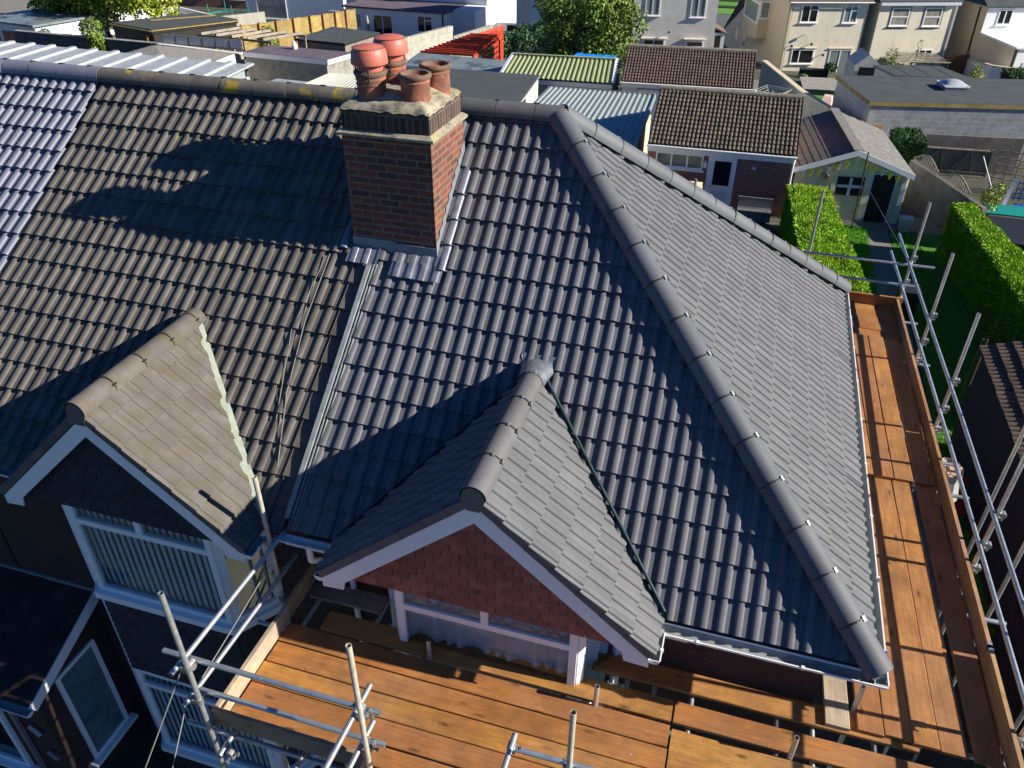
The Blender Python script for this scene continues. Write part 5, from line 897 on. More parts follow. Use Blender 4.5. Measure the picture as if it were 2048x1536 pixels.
solo(mb, 'curved_panel', 'white_metal', (7.5, 27.2, -5.5), 'curved white metal strip lying near teal trampoline', 'panel')
tr = thing('trampoline', 'teal-padded trampoline edge behind the tall hedge', 'trampoline', (8.2, 26, -5.5)); mb = MB(); mb.prism([(6.1, 26.2, -4.72), (10.5, 26.0, -4.72), (10.4, 25.1, -4.74), (6.15, 25.2, -4.74)], (0, 0, -.05)); mb.build('safety_pad', 'teal', tr); mb = MB(); mb.prism([(6.3, 25.1, -4.8), (10.4, 25.0, -4.8), (10.4, 22.6, -4.8), (6.6, 22.7, -4.8)], (0, 0, -.04)); mb.build('jumping_mat', 'black_metal', tr)
for x, y in ((6.2, 26.1), (10.3, 26), (6.7, 22.8), (10.3, 22.7)): mb = MB(); mb.tube((x, y, -5.5), (x, y, -4.8), .025, 6); mb.build('leg', 'galv', tr)
tree('shrub', 'small reddish-yellow bush growing by teal trampoline', 'shrub', (6.65, 25.6, -5.5), [(6.65, 25.6, -4.6, .35, .3, .45), (6.8, 25.6, -4.1, .3, .3, .35), (6.5, 25.5, -4.3, .25, .25, .3)], 1400, .09, 'leaf_lime', .03)
ch_ = thing('garden_chair', 'stacked white lattice garden chairs near right edge', 'chair', (8.6, 28.6, -5.5)); mb = MB()
for k in range(4): mb.beam((8.2 + k * .2, 28.4, -5.3), (8.3 + k * .2, 28.7, -4.6), .04, .04)
for k in range(4): mb.beam((8.1 + k * .06, 28.45 + k * .06, -5.2 + k * .18), (9.1 + k * .06, 28.45 + k * .06, -5.2 + k * .18), .04, .04)
mb.build('lattice', 'blue_plastic', ch_); mb = MB(); mb.box(8.3, 8.7, 28.2, 28.5, -5.45, -5.42); mb.build('seat', 'blue_plastic', ch_)
lt = thing('trellis', 'grey square trellis leaning at the right edge by the shed', 'trellis', (8.6, 31, -5.8)); mb = MB()
for k in range(7): mb.beam((8.0 + .35 * k, 31.2 - .15 * k, -5.8), (8.0 + .35 * k, 31.2 - .15 * k, -4.1), .04, .03)
for k in range(6): mb.beam((7.9, 31.2, -5.6 + .28 * k), (10.3, 30.2, -5.6 + .28 * k), .03, .04)
mb.build('lattice', 'wood_grey_x', lt)
# ---- right-hand neighbour garage
rg = thing('garage', 'dark red brick garage with brown tiled gable roof at the right edge', 'garage', (6.5, 9, -5.5)); mb = MB(); x0, y0, y1 = 3.62, 2.5, 11.7; zr_, ze_ = -2.0, -2.95
mb.prism([(x0 + .1, y1, -5.6), (x0 + .1, y0, -5.6), (x0 + .1, y0, ze_ - .05), (x0 + .1, (y0 + y1) / 2, zr_ - .06), (x0 + .1, y1, ze_ - .05)], (6, 0, 0)) if False else mb.box(x0 + .1, x0 + 6, y0, y1 - .08, -5.6, ze_ - .08); mb.build('wall', 'brick_dark', rg)
LsR = math.hypot(3.2, 1.1); fr = Slope((x0, y1, ze_), (0, -1, 0), (3.2 / LsR, 0, 1.1 / LsR)); fr.N = fr.N if fr.N.z > 0 else -fr.N
mb = MB(); tiles(mb, fr, 0, 9.2, 0, .30, 11, None, None, RP, lift=.045, nose=.035, jit=.008); prune(mb).build('roof_tiles', 'pantile_brown', rg, 45); mb = MB(); mb.prism([fr(0, 0, -.02), fr(9.2, 0, -.02), fr(9.2, LsR, -.02), fr(0, LsR, -.02)], (0, 0, -.04)); mb.build('roof_deck', 'roof_felt_under', rg)
dc = thing('garden_chair', 'black metal folding chair with red cushions below the brick garage', 'chair', (3.3, 8.9, -5.5)); 
mb = MB(); mb.box(2.9, 3.5, 8.6, 9.0, -5.05, -4.98); mb.build('cushion', 'red_cloth', dc); mb = MB(); mb.box(2.95, 3.45, 9.05, 9.12, -4.9, -4.5); mb.build('cushion', 'red_cloth', dc)
for x in (2.85, 3.55): mb = MB(); mb.path([(x, 8.5, -5.5), (x, 9.2, -4.3)], .02, 6); mb.build('leg', 'black_metal', dc); mb = MB(); mb.path([(x, 9.3, -5.5), (x, 8.6, -4.7)], .02, 6); mb.build('leg', 'black_metal', dc)
rb_ = thing('rubble_bag', 'torn white bag of rubble hanging outside the toe board', 'bag', (1.62, 4.7, -1.6)); mb = MB(); K = 10; G = []
for j in range(7):
    rr = (.05, .17, .2, .19, .17, .15, .16)[j]; G.append([mb.P((1.58 + rr * math.cos(2 * math.pi * i / K) * (1 + .15 * mnoise.noise(V((i, j, 0)))), 4.7 + 1.5 * rr * math.sin(2 * math.pi * i / K), -1.75 + .1 * j + .03 * mnoise.noise(V((i, j, 5))))) for i in range(K)])
for j in range(6):
    for i in range(K): mb.f.append([G[j][i], G[j][(i + 1) % K], G[j + 1][(i + 1) % K], G[j + 1][i]])
mb.build('sack', 'plastic_white', rb_, fix=False); mb = MB()
for _ in range(60): a_ = random.uniform(0, 6.28); q = random.uniform(0, .14); x, y, z_ = 1.58 + q * math.cos(a_), 4.7 + q * 1.5 * math.sin(a_), -1.2 + random.uniform(-.02, .03); s_ = random.uniform(.012, .03); mb.box(x - s_, x + s_, y - s_, y + s_, z_ - s_, z_ + s_)
tag(mb.build('rubble', 'stone_warm', rb_), None, None, None, 'stuff')
# ---- houses far behind
def hwin(root, T, x0, z0, x1, z1, kind='two', gl='dark_glass'):
    mu, tr_ = [], []
    if kind == 'two': mu = [((x0 + x1) / 2, z0, z1)]; tr_ = [(z1 - (z1 - z0) * .28, (x0 + x1) / 2, x1)]
    if kind == 'side': mu = [(x0 + (x1 - x0) * .36, z0, z1)]
    if kind == 'sash': tr_ = [((z0 + z1) / 2, x0, x1)]
    if kind == 'mid': mu = [((x0 + x1) / 2, z0, z1)]
    return window(root, T, x0, x1, z0, z1, mull=mu, trans=tr_, w_=.085, gl=gl, depth=.05)
def simple_roof(root, T, w_, d_, ze_, rise, m, over=.25):
    mb = MB(T); a = [(-over, -over, ze_), (w_ + over, -over, ze_), (w_ + over, d_ / 2, ze_ + rise), (-over, d_ / 2, ze_ + rise)]; mb.prism(a, (0, 0, -.08)); a2 = [(-over, d_ + over, ze_), (w_ + over, d_ + over, ze_), (w_ + over, d_ / 2, ze_ + rise), (-over, d_ / 2, ze_ + rise)]; mb.prism(a2, (0, 0, -.08)); mb.build('roof', m, root)
# cream house
h = thing('house', 'cream rendered house with oriel bay on its left side and patio doors', 'house', (-.56, 69.9, -10.0), 17.5); T = WM[h.name]; Z = lambda z_: z_ + 10.0
mb = MB(T); mb.box(0, 6.5, 0, 9, -1.5, Z(-4.55)); mb.build('wall', 'render_cream', h); mb = MB(T); mb.prism([(-.012, 0, -1.6), (-.012, 0, Z(-4.5)), (-.012, 9, Z(-4.5)), (-.012, 15, Z(-6.6)), (-.012, 19.7, Z(-10)), (-.012, 19.7, -1.6)], (.3, 0, 0)); mb.build('side_wall', 'render_tan', h)
mb = MB(T); mb.prism([(-.1, 8.9, Z(-4.35)), (-.1, 15, Z(-6.5)), (-.1, 19.9, Z(-9.95)), (-.1, 19.9, Z(-10.1)), (-.1, 8.9, Z(-4.6))], (.6, 0, 0)); mb.build('catslide_roof', 'roof_felt_under', h)
simple_roof(h, T, 6.5, 9, Z(-4.42), 2.6, 'pantile_brown'); mb = MB(T); mb.tube((-.1, -.30, Z(-4.55)), (6.9, -.30, Z(-4.55)), .06, 8); mb.build('gutter', 'upvc', h, 50); mb = MB(T); mb.tube((.12, -.06, Z(-4.8)), (.12, -.06, -.3), .04, 6); mb.build('downpipe', 'render_cream', h)
hwin(h, T, 1.02, Z(-6.09), 2.42, Z(-4.75)); hwin(h, T, 4.55, Z(-6.12), 5.72, Z(-4.8), gl='curtain_glass'); hwin(h, T, .82, Z(-9.34), 2.72, Z(-8.18), 'side')
w_ = hwin(h, T, 4.05, Z(-10.3), 5.92, Z(-8.2), 'mid', gl='curtain_glass')
for x0, x1, z_ in ((.7, 2.9, -8.08), (3.9, 6.0, -8.1)): mb = MB(T); mb.box(x0, x1, -.10, .01, Z(z_) - .05, Z(z_) + .03); mb.build('lintel', 'render_tan', h)
for x, z_ in ((1.7, -7.0), (2.25, -7.75), (3.4, -8.6), (.6, -7.9)): mb = MB(T); mb.beam((x, -.02, Z(z_)), (x + .02, -.28, Z(z_) + .06), .04, .04); mb.box(x - .05, x + .12, -.34, -.2, Z(z_) - .08, Z(z_) + .1); mb.build('wall_lamp', 'black_metal' if z_ != -7.0 else 'white_metal', h)
mb = MB(T); mb.prism([(-.9, 5.2, Z(-8.3)), (-.9, 10.4, Z(-8.8)), (-.9, 10.4, Z(-5.4)), (-.9, 5.2, Z(-5.2))], (.95, 0, 0)); ob = mb.build('oriel', 'render_tan', h)
To = T @ Matrix.Translation(V((-.9, 5.2, 0))) @ Matrix.Rotation(D2R(90), 4, 'Z') ; 
mb = MB(T); mb.box(-.95, -.90, 5.3, 10.2, Z(-7.15), Z(-5.4)); mb.box(-.92, -.02, 5.13, 5.2, Z(-6.7), Z(-5.2)); f_ = mb.build('oriel_frame', 'upvc', ob); mb = MB(T); mb.box(-.965, -.95, 5.7, 9.8, Z(-7.0), Z(-5.6)); mb.build('pane', 'curtain_glass', f_); mb = MB(T); mb.box(-.78, -.14, 5.115, 5.13, Z(-6.55), Z(-5.35)); mb.build('pane', 'curtain_glass', f_)
mb = MB(T); mb.box(-.05, -.012, 11.2, 12.1, Z(-10.3), Z(-9.3)); mb.box(-.05, -.012, 14.2, 15.0, Z(-10), Z(-8.3)); f_ = mb.build('side_window', 'upvc', h); mb = MB(T); mb.box(-.06, -.05, 11.3, 12.0, Z(-10.2), Z(-9.4)); mb.build('pane', 'curtain_glass', f_); mb = MB(T); mb.box(-.06, -.05, 14.3, 14.9, Z(-9.9), Z(-8.4)); mb.build('pane', 'curtain_glass', f_)
# second cream house
h = thing('house', 'pale yellow rendered house with two stained sash windows', 'house', (6.55, 71.85, -10.4), 19.5); T = WM[h.name]; Z = lambda z_: z_ + 10.4
mb = MB(T); mb.box(0, 6.45, 0, 8, -1.5, Z(-4.6)); mb.build('wall', 'render_cream', h); simple_roof(h, T, 6.45, 8, Z(-4.4), 2.6, 'felt_grey'); mb = MB(T); mb.box(-.1, 6.6, -.3, -.02, Z(-4.72), Z(-4.5)); mb.build('fascia', 'render_bluewhite', h)
hwin(h, T, 1.05, Z(-6.30), 2.55, Z(-4.92), 'sash'); hwin(h, T, 3.85, Z(-6.34), 5.3, Z(-4.92), 'sash', gl='curtain_glass'); hwin(h, T, 4.2, Z(-9.0), 5.4, Z(-8.15), 'mid')
for x0, x1 in ((.95, 2.65), (3.75, 5.4)): mb = MB(T); mb.box(x0 - .05, x1 + .05, -.012, .0, Z(-6.55), Z(-4.82)); mb.build('stained_surround', 'render_dark', h)
mb = MB(T); mb.tube((6.42, -.06, Z(-4.7)), (6.42, -.06, -.3), .05, 6); mb.build('downpipe', 'upvc', h); pg = thing('pergola', 'weathered grey slatted pergola against the yellow house', 'pergola', T @ V((3.2, -1.6, 0)), 14); Tp = WM[pg.name]
for k in range(7): mb = MB(Tp); mb.beam((-2.4 + .2 * k, -.9 + .33 * k, 1.8 + .05 * k), (2.6 - .1 * k, -.9 + .33 * k, 1.75 + .05 * k), .22, .05); mb.build('slat', 'wood_grey_x', pg)
for x in (-2.2, -.6, 1.0, 2.4): mb = MB(Tp); mb.box(x, x + .12, -.9, -.78, -.5, 1.8); mb.build('post', 'wood_grey_x', pg)
for k in range(4): mb = MB(Tp); mb.box(-.6, 1.0, -.88, -.84, .3 + .38 * k, .42 + .38 * k); mb.build('rail', 'white_metal', pg)
# third house with extension
h = thing('house', 'white and tan rendered house at upper right corner', 'house', (15.07, 74.6, -11.07), 19.5); T = WM[h.name]; Z = lambda z_: z_ + 10.5
mb = MB(T); mb.box(.02, 12, 0, 9, -2, Z(-4.55)); mb.build('wall', 'render_white', h); mb = MB(T); mb.prism([(0, 9, -2), (0, 9, Z(-4.6)), (0, 0, Z(-4.5)), (0, 0, -2)], (.03, 0, 0)); mb.build('side_wall', 'render_tan', h)
simple_roof(h, T, 12, 9, Z(-4.4), 2.8, 'felt_grey'); hwin(h, T, 1.0, Z(-5.8), 2.15, Z(-4.68), 'mid'); mb = MB(T); mb.tube((-.06, 1.0, Z(-4.6)), (-.06, .8, Z(-8.6)), .07, 6); mb.build('downpipe', 'black_metal', h)
mb = MB(T); mb.prism([(.03, 0, -2), (.03, 0, Z(-6.4)), (.03, -5, Z(-6.55)), (.03, -5, -2)], (7, 0, 0)); mb.build('extension', 'render_tan', h); mb = MB(T); mb.prism([(.0, .0, Z(-6.36)), (.0, -5.2, Z(-6.5)), (.0, -5.2, Z(-6.62)), (.0, 0, Z(-6.5))], (7.1, 0, 0)); mb.build('extension_roof', 'render_white', h); mb = MB(T); mb.box(.3, 7.0, -5.03, -5.0, -2, Z(-6.6)); mb.build('extension_front', 'render_white', h); mb = MB(T); mb.box(.05, .2, -5.15, -5.03, -1, Z(-6.6)); mb.build('downpipe', 'black_metal', h)
hwin(h, T @ Matrix.Translation(V((0, -5.03, 0))), 1.0, Z(-8.9), 2.6, Z(-7.6), 'mid', gl='curtain_glass'); h.scale = (1.035, 1.035, 1.035)
wallrun('garden_wall', 'pale garden wall beside the tan house wall', [(14.2, 73.3, -8.65), (15.2, 67.9, -8.1), (18.5, 66.5, -8.1)], 2.4, .2, 'render_white', 'render_tan', .08, 3)
gt2 = thing('side_gate', 'orange-brown board gate between yellow house and tan house', 'gate', (12.7, 71.4, -10.2)); mb = MB()
for k in range(9): x = 12.55 + k * .21; mb.box(x, x + .2, 71.3 + k * .18, 71.36 + k * .18, -10.6, -8.2)
mb.build('boarding', 'gate_brown', gt2)
for x, y in ((13.0, 71.65), (14.1, 72.7)): mb = MB(); mb.box(x, x + .1, y - .06, y + .04, -10.6, -8.0); mb.build('post', 'gate_brown', gt2)
# grey house in the middle
h = thing('house', 'grey roughcast house with curtained windows behind the brown pantiled garage', 'house', (-12.8, 65.6, -9.5), 11); T = WM[h.name]; Z = lambda z_: z_ + 9.5
mb = MB(T); mb.box(0, 6.75, 0, 9, -1.5, Z(-2.2)); mb.build('wall', 'render_grey', h); simple_roof(h, T, 6.75, 9, Z(-2.1), 2.5, 'pantile_brown')
hwin(h, T, .92, Z(-5.5), 2.12, Z(-4.1), 'mid', gl='curtain_glass'); hwin(h, T, 4.58, Z(-5.56), 5.8, Z(-4.0), 'mid', gl='curtain_glass'); hwin(h, T, 1.0, Z(-8.3), 2.75, Z(-7.28), 'mid'); hwin(h, T, 4.55, Z(-7.85), 5.95, Z(-7.36), 'none')
for x0, x1 in ((.8, 2.95), (4.3, 6.1)): mb = MB(T); mb.box(x0, x1, -.22, .01, Z(-7.24), Z(-7.16)); mb.build('lintel', 'render_cream', h)
mb = MB(T); mb.beam((3.0, -.02, Z(-6.7)), (3.02, -.3, Z(-6.7)), .04, .04); mb.lathe((3.02, -.3, Z(-6.78)), [(.02, 0), (.1, .06), (.1, .14), (.02, .2)], 10); mb.build('wall_lamp', 'black_metal', h)
mb = MB(T); mb.box(6.75, 7.65, .3, 2.6, -1, Z(-6.75)); mb.build('porch', 'render_white', h); mb = MB(T); mb.prism([(6.7, .1, Z(-6.25)), (7.8, .1, Z(-6.75)), (7.8, 2.8, Z(-6.75)), (6.7, 2.8, Z(-6.25))], (0, 0, -.1)); mb.build('porch_roof', 'pantile_brown', h); mb = MB(T); mb.box(6.85, 7.35, .24, .3, -.5, Z(-6.95)); mb.build('porch_door', 'dark_glass', h)
h = thing('house', 'shaded blue-grey rendered house mostly hidden behind the big tree', 'house', (-22.9, 66.0, -9.5), 3); T = WM[h.name]; mb = MB(T); mb.box(0, 9.3, 0, 9, -1.5, Z(-2.2)); mb.build('wall', 'render_bluewhite', h); simple_roof(h, T, 9.3, 9, Z(-2.1), 2.5, 'pantile_brown'); mb = MB(T); mb.box(-.05, 1.2, -.02, .0, -1.5, Z(-2.3)); mb.build('sunlit_corner', 'render_grey', h); hwin(h, T, 6.6, Z(-5.6), 8.2, Z(-4.2), 'mid')  # one grey wall: its shade painted blue-white, its sunlit left edge warm grey
# white extension and its house
h = thing('house', 'white flat-roofed extension with patio doors and white house behind', 'house', (-42.3, 71.8, -10.0), -5); T = WM[h.name]; Z = lambda z_: z_ + 10.0
mb = MB(T); mb.box(0, 10.75, 0, 5.2, -1.5, Z(-7.12)); mb.build('wall', 'render_white', h); mb = MB(T); mb.box(-.25, 11.0, -.25, 5.2, Z(-7.14), Z(-6.98)); mb.build('flat_roof', 'felt_purple', h); mb = MB(T); mb.box(10.6, 10.75, -.08, -.01, -1, Z(-7.14)); mb.build('downpipe', 'black_metal', h)
mb = MB(T); mb.box(3.5, 13.0, 5.2, 14, -1.5, Z(-2)); mb.build('main_wall', 'render_white', h); simple_roof(h, T @ Matrix.Translation(V((3.5, 5.2, 0))), 9.5, 8.8, Z(-1.9), 2.5, 'pantile_brown'); mb = MB(T); mb.box(10.75, 13.2, 1.8, 5.2, -1.5, Z(-7.0)); mb.build('side_porch', 'render_white', h)
w_ = hwin(h, T, 3.05, Z(-9.6), 5.2, Z(-7.62), 'mid'); hwin(h, T, 7.93, Z(-8.9), 9.55, Z(-7.42), 'two'); hwin(h, T, 1.12, Z(-8.95), 1.75, Z(-7.66), 'none', gl='curtain_glass')
ps_ = thing('parasol', 'closed white garden parasol by the patio doors', 'parasol', T @ V((2.75, -.6, 0))); c = T @ V((2.75, -.6, 0)); mb = MB(); mb.tube(c, c + V((0, 0, 2.3)), .03, 6); mb.build('pole', 'white_metal', ps_); mb = MB(); mb.lathe(c + V((0, 0, .75)), [(.24, 0), (.22, .4), (.16, 1.0), (.06, 1.5), (.02, 1.6)], 10); mb.build('canopy', 'plastic_white', ps_)
h = thing('house', 'pale grey-blue rendered house beyond the yellow fence', 'house', (-55, 74, -10), 4); T = WM[h.name]; mb = MB(T); mb.box(0, 11, 0, 8, -1.5, 6.5); mb.build('wall', 'render_bluewhite', h); simple_roof(h, T, 11, 8, 6.5, 2.5, 'pantile_brown'); hwin(h, T, 1.2, .9, 4.6, 3.6, 'none', gl='curtain_glass'); hwin(h, T, 9.3, 1.2, 10.7, 1.9, 'mid')
h = thing('house', 'light blue-white house with small window beside yellow fence end', 'house', (-43.6, 77, -10.5), 0); T = WM[h.name]; mb = MB(T); mb.box(-8, 7, 0, 8, -1.5, 7); mb.build('wall', 'render_bluewhite', h); simple_roof(h, T @ Matrix.Translation(V((-8, 0, 0))), 15, 8, 7, 2.5, 'pantile_brown'); hwin(h, T, -5.4, 1.6, -2.9, 2.4, 'mid'); hwin(h, T, -1.0, .6, .4, 1.6, 'mid')
wallrun('garden_wall', 'grey stained concrete wall left of the yellow fence', [(-48.2, 58.4, -6.35), (-45.4, 62.4, -6.35)], 3, .2, 'conc_wall')
wallrun('garden_wall', 'bright white garden wall with red coping beside the yellow-green tree', [(-62, 61.5, -7.0), (-57.5, 66.5, -7.0)], 2.2, .2, 'render_white', 'gate_brown', .1, 4)
wallrun('garden_wall', 'white wall running behind the trampoline', [(-57.5, 66.3, -7.1), (-52.5, 64.5, -7.3)], 2.0, .2, 'render_white')
tr = thing('trampoline', 'green-rimmed trampoline by the white wall', 'trampoline', (-52.6, 66.2, -9.5)); mb = MB(); K = 18
for j in range(K): a, b = 2 * math.pi * j / K, 2 * math.pi * (j + 1) / K; mb.beam((-52.4 + 2.0 * math.cos(a), 67 + 1.6 * math.sin(a), -7.6), (-52.4 + 2.0 * math.cos(b), 67 + 1.6 * math.sin(b), -7.6), .18, .1)
mb.build('rim', 'teal', tr)
for a in (.6, 2.2, 3.9, 5.4): mb = MB(); x, y = -52.4 + 2 * math.cos(a), 67 + 1.6 * math.sin(a); mb.tube((x, y, -9.6), (x, y, -6.6), .04, 6); mb.build('leg', 'teal', tr)
gl_ = thing('garage', 'garage with white frame and dark red-brown door at far left', 'garage', (-56, 47, -7.5)); mb = MB(); mb.prism([(-60, 45.9, -8.5), (-53.6, 44.8, -8.5), (-52, 50, -8.5), (-58.5, 51, -8.5)], (0, 0, 3.4)); mb.build('wall', 'render_bluewhite', gl_); mb = MB(); mb.prism([(-60.2, 45.6, -5.0), (-53.4, 44.5, -5.0), (-51.8, 50.2, -5.0), (-58.5, 51.2, -5.0)], (0, 0, -.14)); mb.build('roof', 'felt_puddle', gl_)
for a, b in (((-57.4, 45.42), (-54.4, 44.9)), ((-59.9, 45.85), (-57.9, 45.5))): mb = MB(); mb.prism([(a[0], a[1] - .03, -8.5), (b[0], b[1] - .03, -8.5), (b[0], b[1] - .03, -5.7), (a[0], a[1] - .03, -5.7)], (0, .02, 0)); mb.build('garage_door', 'gate_brown', gl_)
fr_ = thing('house_roof', 'weathered grey-brown tiled roof at top left corner', 'house', (-68, 58, -9)); T = WM[fr_.name]; mb = MB(); mb.prism([(-76, 51, -5.9), (-60.5, 53, -5.9), (-64, 61, -4.2), (-80, 59, -4.2)], (0, 0, -.2)); mb.build('roof', 'asbestos', fr_); mb = MB(); mb.prism([(-75, 51.6, -9.5), (-61.3, 53.4, -9.5), (-64, 60, -9.5), (-78, 59, -9.5)], (0, 0, 3.4)); mb.build('wall', 'render_grey', fr_)
h = thing('house', 'red brick house glimpsed above the yellow-green tree', 'house', (-78, 92, -12), 5); T = WM[h.name]; mb = MB(T); mb.box(-20, 14, 0, 8, -1.5, 6); mb.build('wall', 'brick_red', h); simple_roof(h, T @ Matrix.Translation(V((-20, 0, 0))), 34, 8, 6, 3, 'pantile_brown')
for x in (-12, -5, 2, 8): hwin(h, T, x, 1.4, x + 2.4, 2.8, 'mid', gl='curtain_glass')
# pergolas
pg = thing('pergola', 'weathered grey timber pergola in front of the yellow fence', 'pergola', (-36, 44, -7.2))
for k in range(5): mb = MB(); x = -38.6 + 1.25 * k; mb.beam((x, 43.9 - .1 * k, -4.62), (x + 1.3, 46.6 - .1 * k, -4.62), .10, .16); mb.build('rafter', 'wood_grey_x', pg)
for a, b in (((-39.0, 44.0, -4.75), (-32.9, 43.4, -4.75)), ((-38.0, 46.4, -4.75), (-31.8, 45.9, -4.75))): mb = MB(); mb.beam(a, b, .08, .14); mb.build('beam', 'wood_grey_x', pg)
for x, y in ((-38.9, 44.0), (-33.0, 43.45), (-38.0, 46.4), (-31.9, 45.9)): mb = MB(); mb.box(x - .06, x + .06, y - .06, y + .06, -7.6, -4.8); mb.build('post', 'wood_grey_x', pg)
rp = thing('pergola', 'bright red painted pergola with many rafters beyond puddled flat roof', 'pergola', (-20.3, 47, -7.4))
for k in range(13): mb = MB(); y = 43.6 + .52 * k; x0 = -22.5 + .09 * k; mb.beam((x0, y, -4.72), (x0 + 3.5 - .13 * k, y + .15, -4.72), .09, .16); mb.build('rafter', 'pergola_red', rp)
for a, b in (((-22.2, 43.4, -4.86), (-21.2, 50.2, -4.86)), ((-19.0, 43.6, -4.86), (-19.4, 50.4, -4.86))): mb = MB(); mb.beam(a, b, .1, .16); mb.build('beam', 'pergola_red', rp)
for x, y in ((-22.1, 44), (-21.3, 50), (-19.1, 44), (-19.25, 47), (-19.4, 50.2)): mb = MB(); mb.box(x - .06, x + .06, y - .06, y + .06, -8.2, -4.9); mb.build('post', 'pergola_red', rp)
for k in range(5): mb = MB(); mb.beam((-19.1, 44.2 + .0, -5.3 - .35 * k), (-19.35, 49.8, -5.3 - .35 * k), .05, .06); mb.build('rail', 'pergola_red', rp)
tl = thing('trellis', 'red painted lattice trellis screen behind the red pergola', 'trellis', (-20.8, 52, -8)); a, b = V((-21.15, 50.4, -4.85)), V((-20.4, 54.2, -4.85)); mb = MB(); mb.beam(a, b, .08, .12); mb.beam(a - V((0, 0, 1)), b - V((0, 0, 1)), .06, .1); mb.build('frame', 'pergola_red', tl); mb = MB()
for k in range(24): p = a.lerp(b, k / 24); q = a.lerp(b, min(1, k / 24 + .14)); mb.beam(p, q - V((0, 0, .95)), .02, .05); mb.beam(q, p - V((0, 0, .95)), .02, .05)
mb.build('lattice', 'pergola_red', tl); mb = MB(); mb.prism([(-20.0, 50.8, -5.3), (-19.5, 51.2, -5.3), (-19.5, 51.2, -8.4), (-20.0, 50.8, -8.4)], (0, .1, 0)); solo(mb, 'red_panel', 'pergola_red', (-19.8, 51, -8), 'solid red painted panel at the end of red pergola', 'panel')
tree('shrub', 'dark bushes behind the red trellis', 'shrub', (-21, 60, -9.5), [(-22.5, 60, -7.2, 1.5, 1.5, 1.0), (-20.6, 60.5, -6.8, 1.3, 1.3, 1.1), (-19.2, 61, -6.2, 1.0, 1.0, .9)], 3500, .25, 'hedge_dark', .08)
tree('shrub', 'light green bush by the grey house corner behind red trellis', 'shrub', (-19, 62.5, -9.5), [(-19.2, 62.5, -5.9, .7, .7, .8), (-18.8, 62.5, -5.2, .5, .5, .6)], 900, .2, 'leaf_lime', .06)
for x, y, m_, lb, s_ in ((-18.6, 46.0, 'green_plastic', 'green plastic water butt by the grey house corner', .42), (-19.9, 45.0, 'blue_plastic', 'blue plastic barrel under the red pergola', .3), (-18.5, 43.8, 'terracotta', 'orange-red planter pot near green water butt', .22)):
    mb = MB(); mb.lathe((x, y, gz(y)), [(s_ * .85, 0), (s_, .3), (s_, 1.1), (s_ * .9, 1.35)], 14); solo(mb, 'water_butt' if m_ != 'terracotta' else 'plant_pot', m_, (x, y, gz(y)), lb, 'barrel' if m_ != 'terracotta' else 'pot')
vn = thing('van', 'white van parked beside the white house near top edge', 'van', (-26.5, 78, gz(78))); mb = MB(); z_ = gz(78); mb.prism([(-28.2, 77, z_ + .4), (-28.2, 77, z_ + 2.1), (-26.2, 77, z_ + 2.1), (-25.4, 77, z_ + 1.25), (-24.6, 77, z_ + 1.1), (-24.6, 77, z_ + .4)], (0, 1.9, 0)); mb.build('body', 'van_white', vn); mb = MB(); mb.prism([(-27.2, 76.98, z_ + 1.3), (-27.2, 76.98, z_ + 1.9), (-26.3, 76.98, z_ + 1.9), (-25.7, 76.98, z_ + 1.3)], (0, .02, 0)); mb.build('side_window', 'dark_glass', vn)
for x in (-27.5, -25.3): mb = MB(); mb.tube((x, 76.95, z_ + .35), (x, 77.2, z_ + .35), .34, 16); mb.build('wheel', 'black_metal', vn)
# rotary dryer and clutter by the diagonal wall
ry = thing('rotary_dryer', 'open rotary washing line between brown garage and diagonal wall', 'clothes dryer', (-1.1, 41.6, gz(41.6))); c = V((-1.1, 41.8, gz(41.8))); mb = MB(); mb.tube(c, c + V((0, 0, 1.9)), .025, 8); mb.build('pole', 'galv', ry); tips = []
for k in range(4): a_ = k * math.pi / 2 + .35; t_ = c + V((1.05 * math.cos(a_), 1.05 * math.sin(a_), 1.95)); tips.append(t_); mb = MB(); mb.tube(c + V((0, 0, 1.15)), t_, .018, 6); mb.build('arm', 'white_metal', ry)
mb = MB()
for f_ in (.45, .6, .75, .9, 1):
    for k in range(4): p = c + V((0, 0, 1.15)); mb.beam(p.lerp(tips[k], f_), p.lerp(tips[(k + 1) % 4], f_), .02, .02)
mb.build('line', 'plastic_white', ry)
hs = thing('hose_reel', 'coiled blue garden hose hung on the diagonal wall', 'hose', (-1.0, 43.6, -7)); mb = MB(); pts = [V((-.9 + .12 * math.sin(t), 43.7 + .45 * math.cos(t), -5.9 + .45 * math.sin(t) + .0)) for t in [k * .5 for k in range(27)]]; mb.path(pts, .035, 5); mb.build('hose', 'blue_plastic', hs)
mb = MB(); mb.box(-1.9, -.9, 42.8, 43.6, -7.2, -6.6); solo(mb, 'storage_box', 'gate_brown', (-1.4, 43.2, gz(43.2)), 'red-brown box beside brown garage under the dryer', 'box')
mb = MB(); mb.prism([(1.6, 44.6, -6.6), (2.3, 44.8, -6.6), (2.2, 45.0, -5.9), (1.75, 44.9, -5.85)], (.1, .5, 0)); solo(mb, 'garden_sack', 'foil_pink', (1.9, 44.9, gz(45)), 'pink and white sack lying by the block shed', 'sack')
bb = thing('barbecue', 'covered dark barbecue and pots below the large kitchen window', 'barbecue', (1.8, 66.6, -9.6)); mb = MB(); mb.box(1.0, 3.2, 66.2, 67.0, -10.0, -8.9); mb.build('cover', 'black_wood', bb); mb = MB(); mb.lathe((1.35, 65.7, -9.8), [(.5, 0), (.55, .3), (.3, .6), (.02, .7)], 12); mb.build('lid', 'hedge_dark', bb)
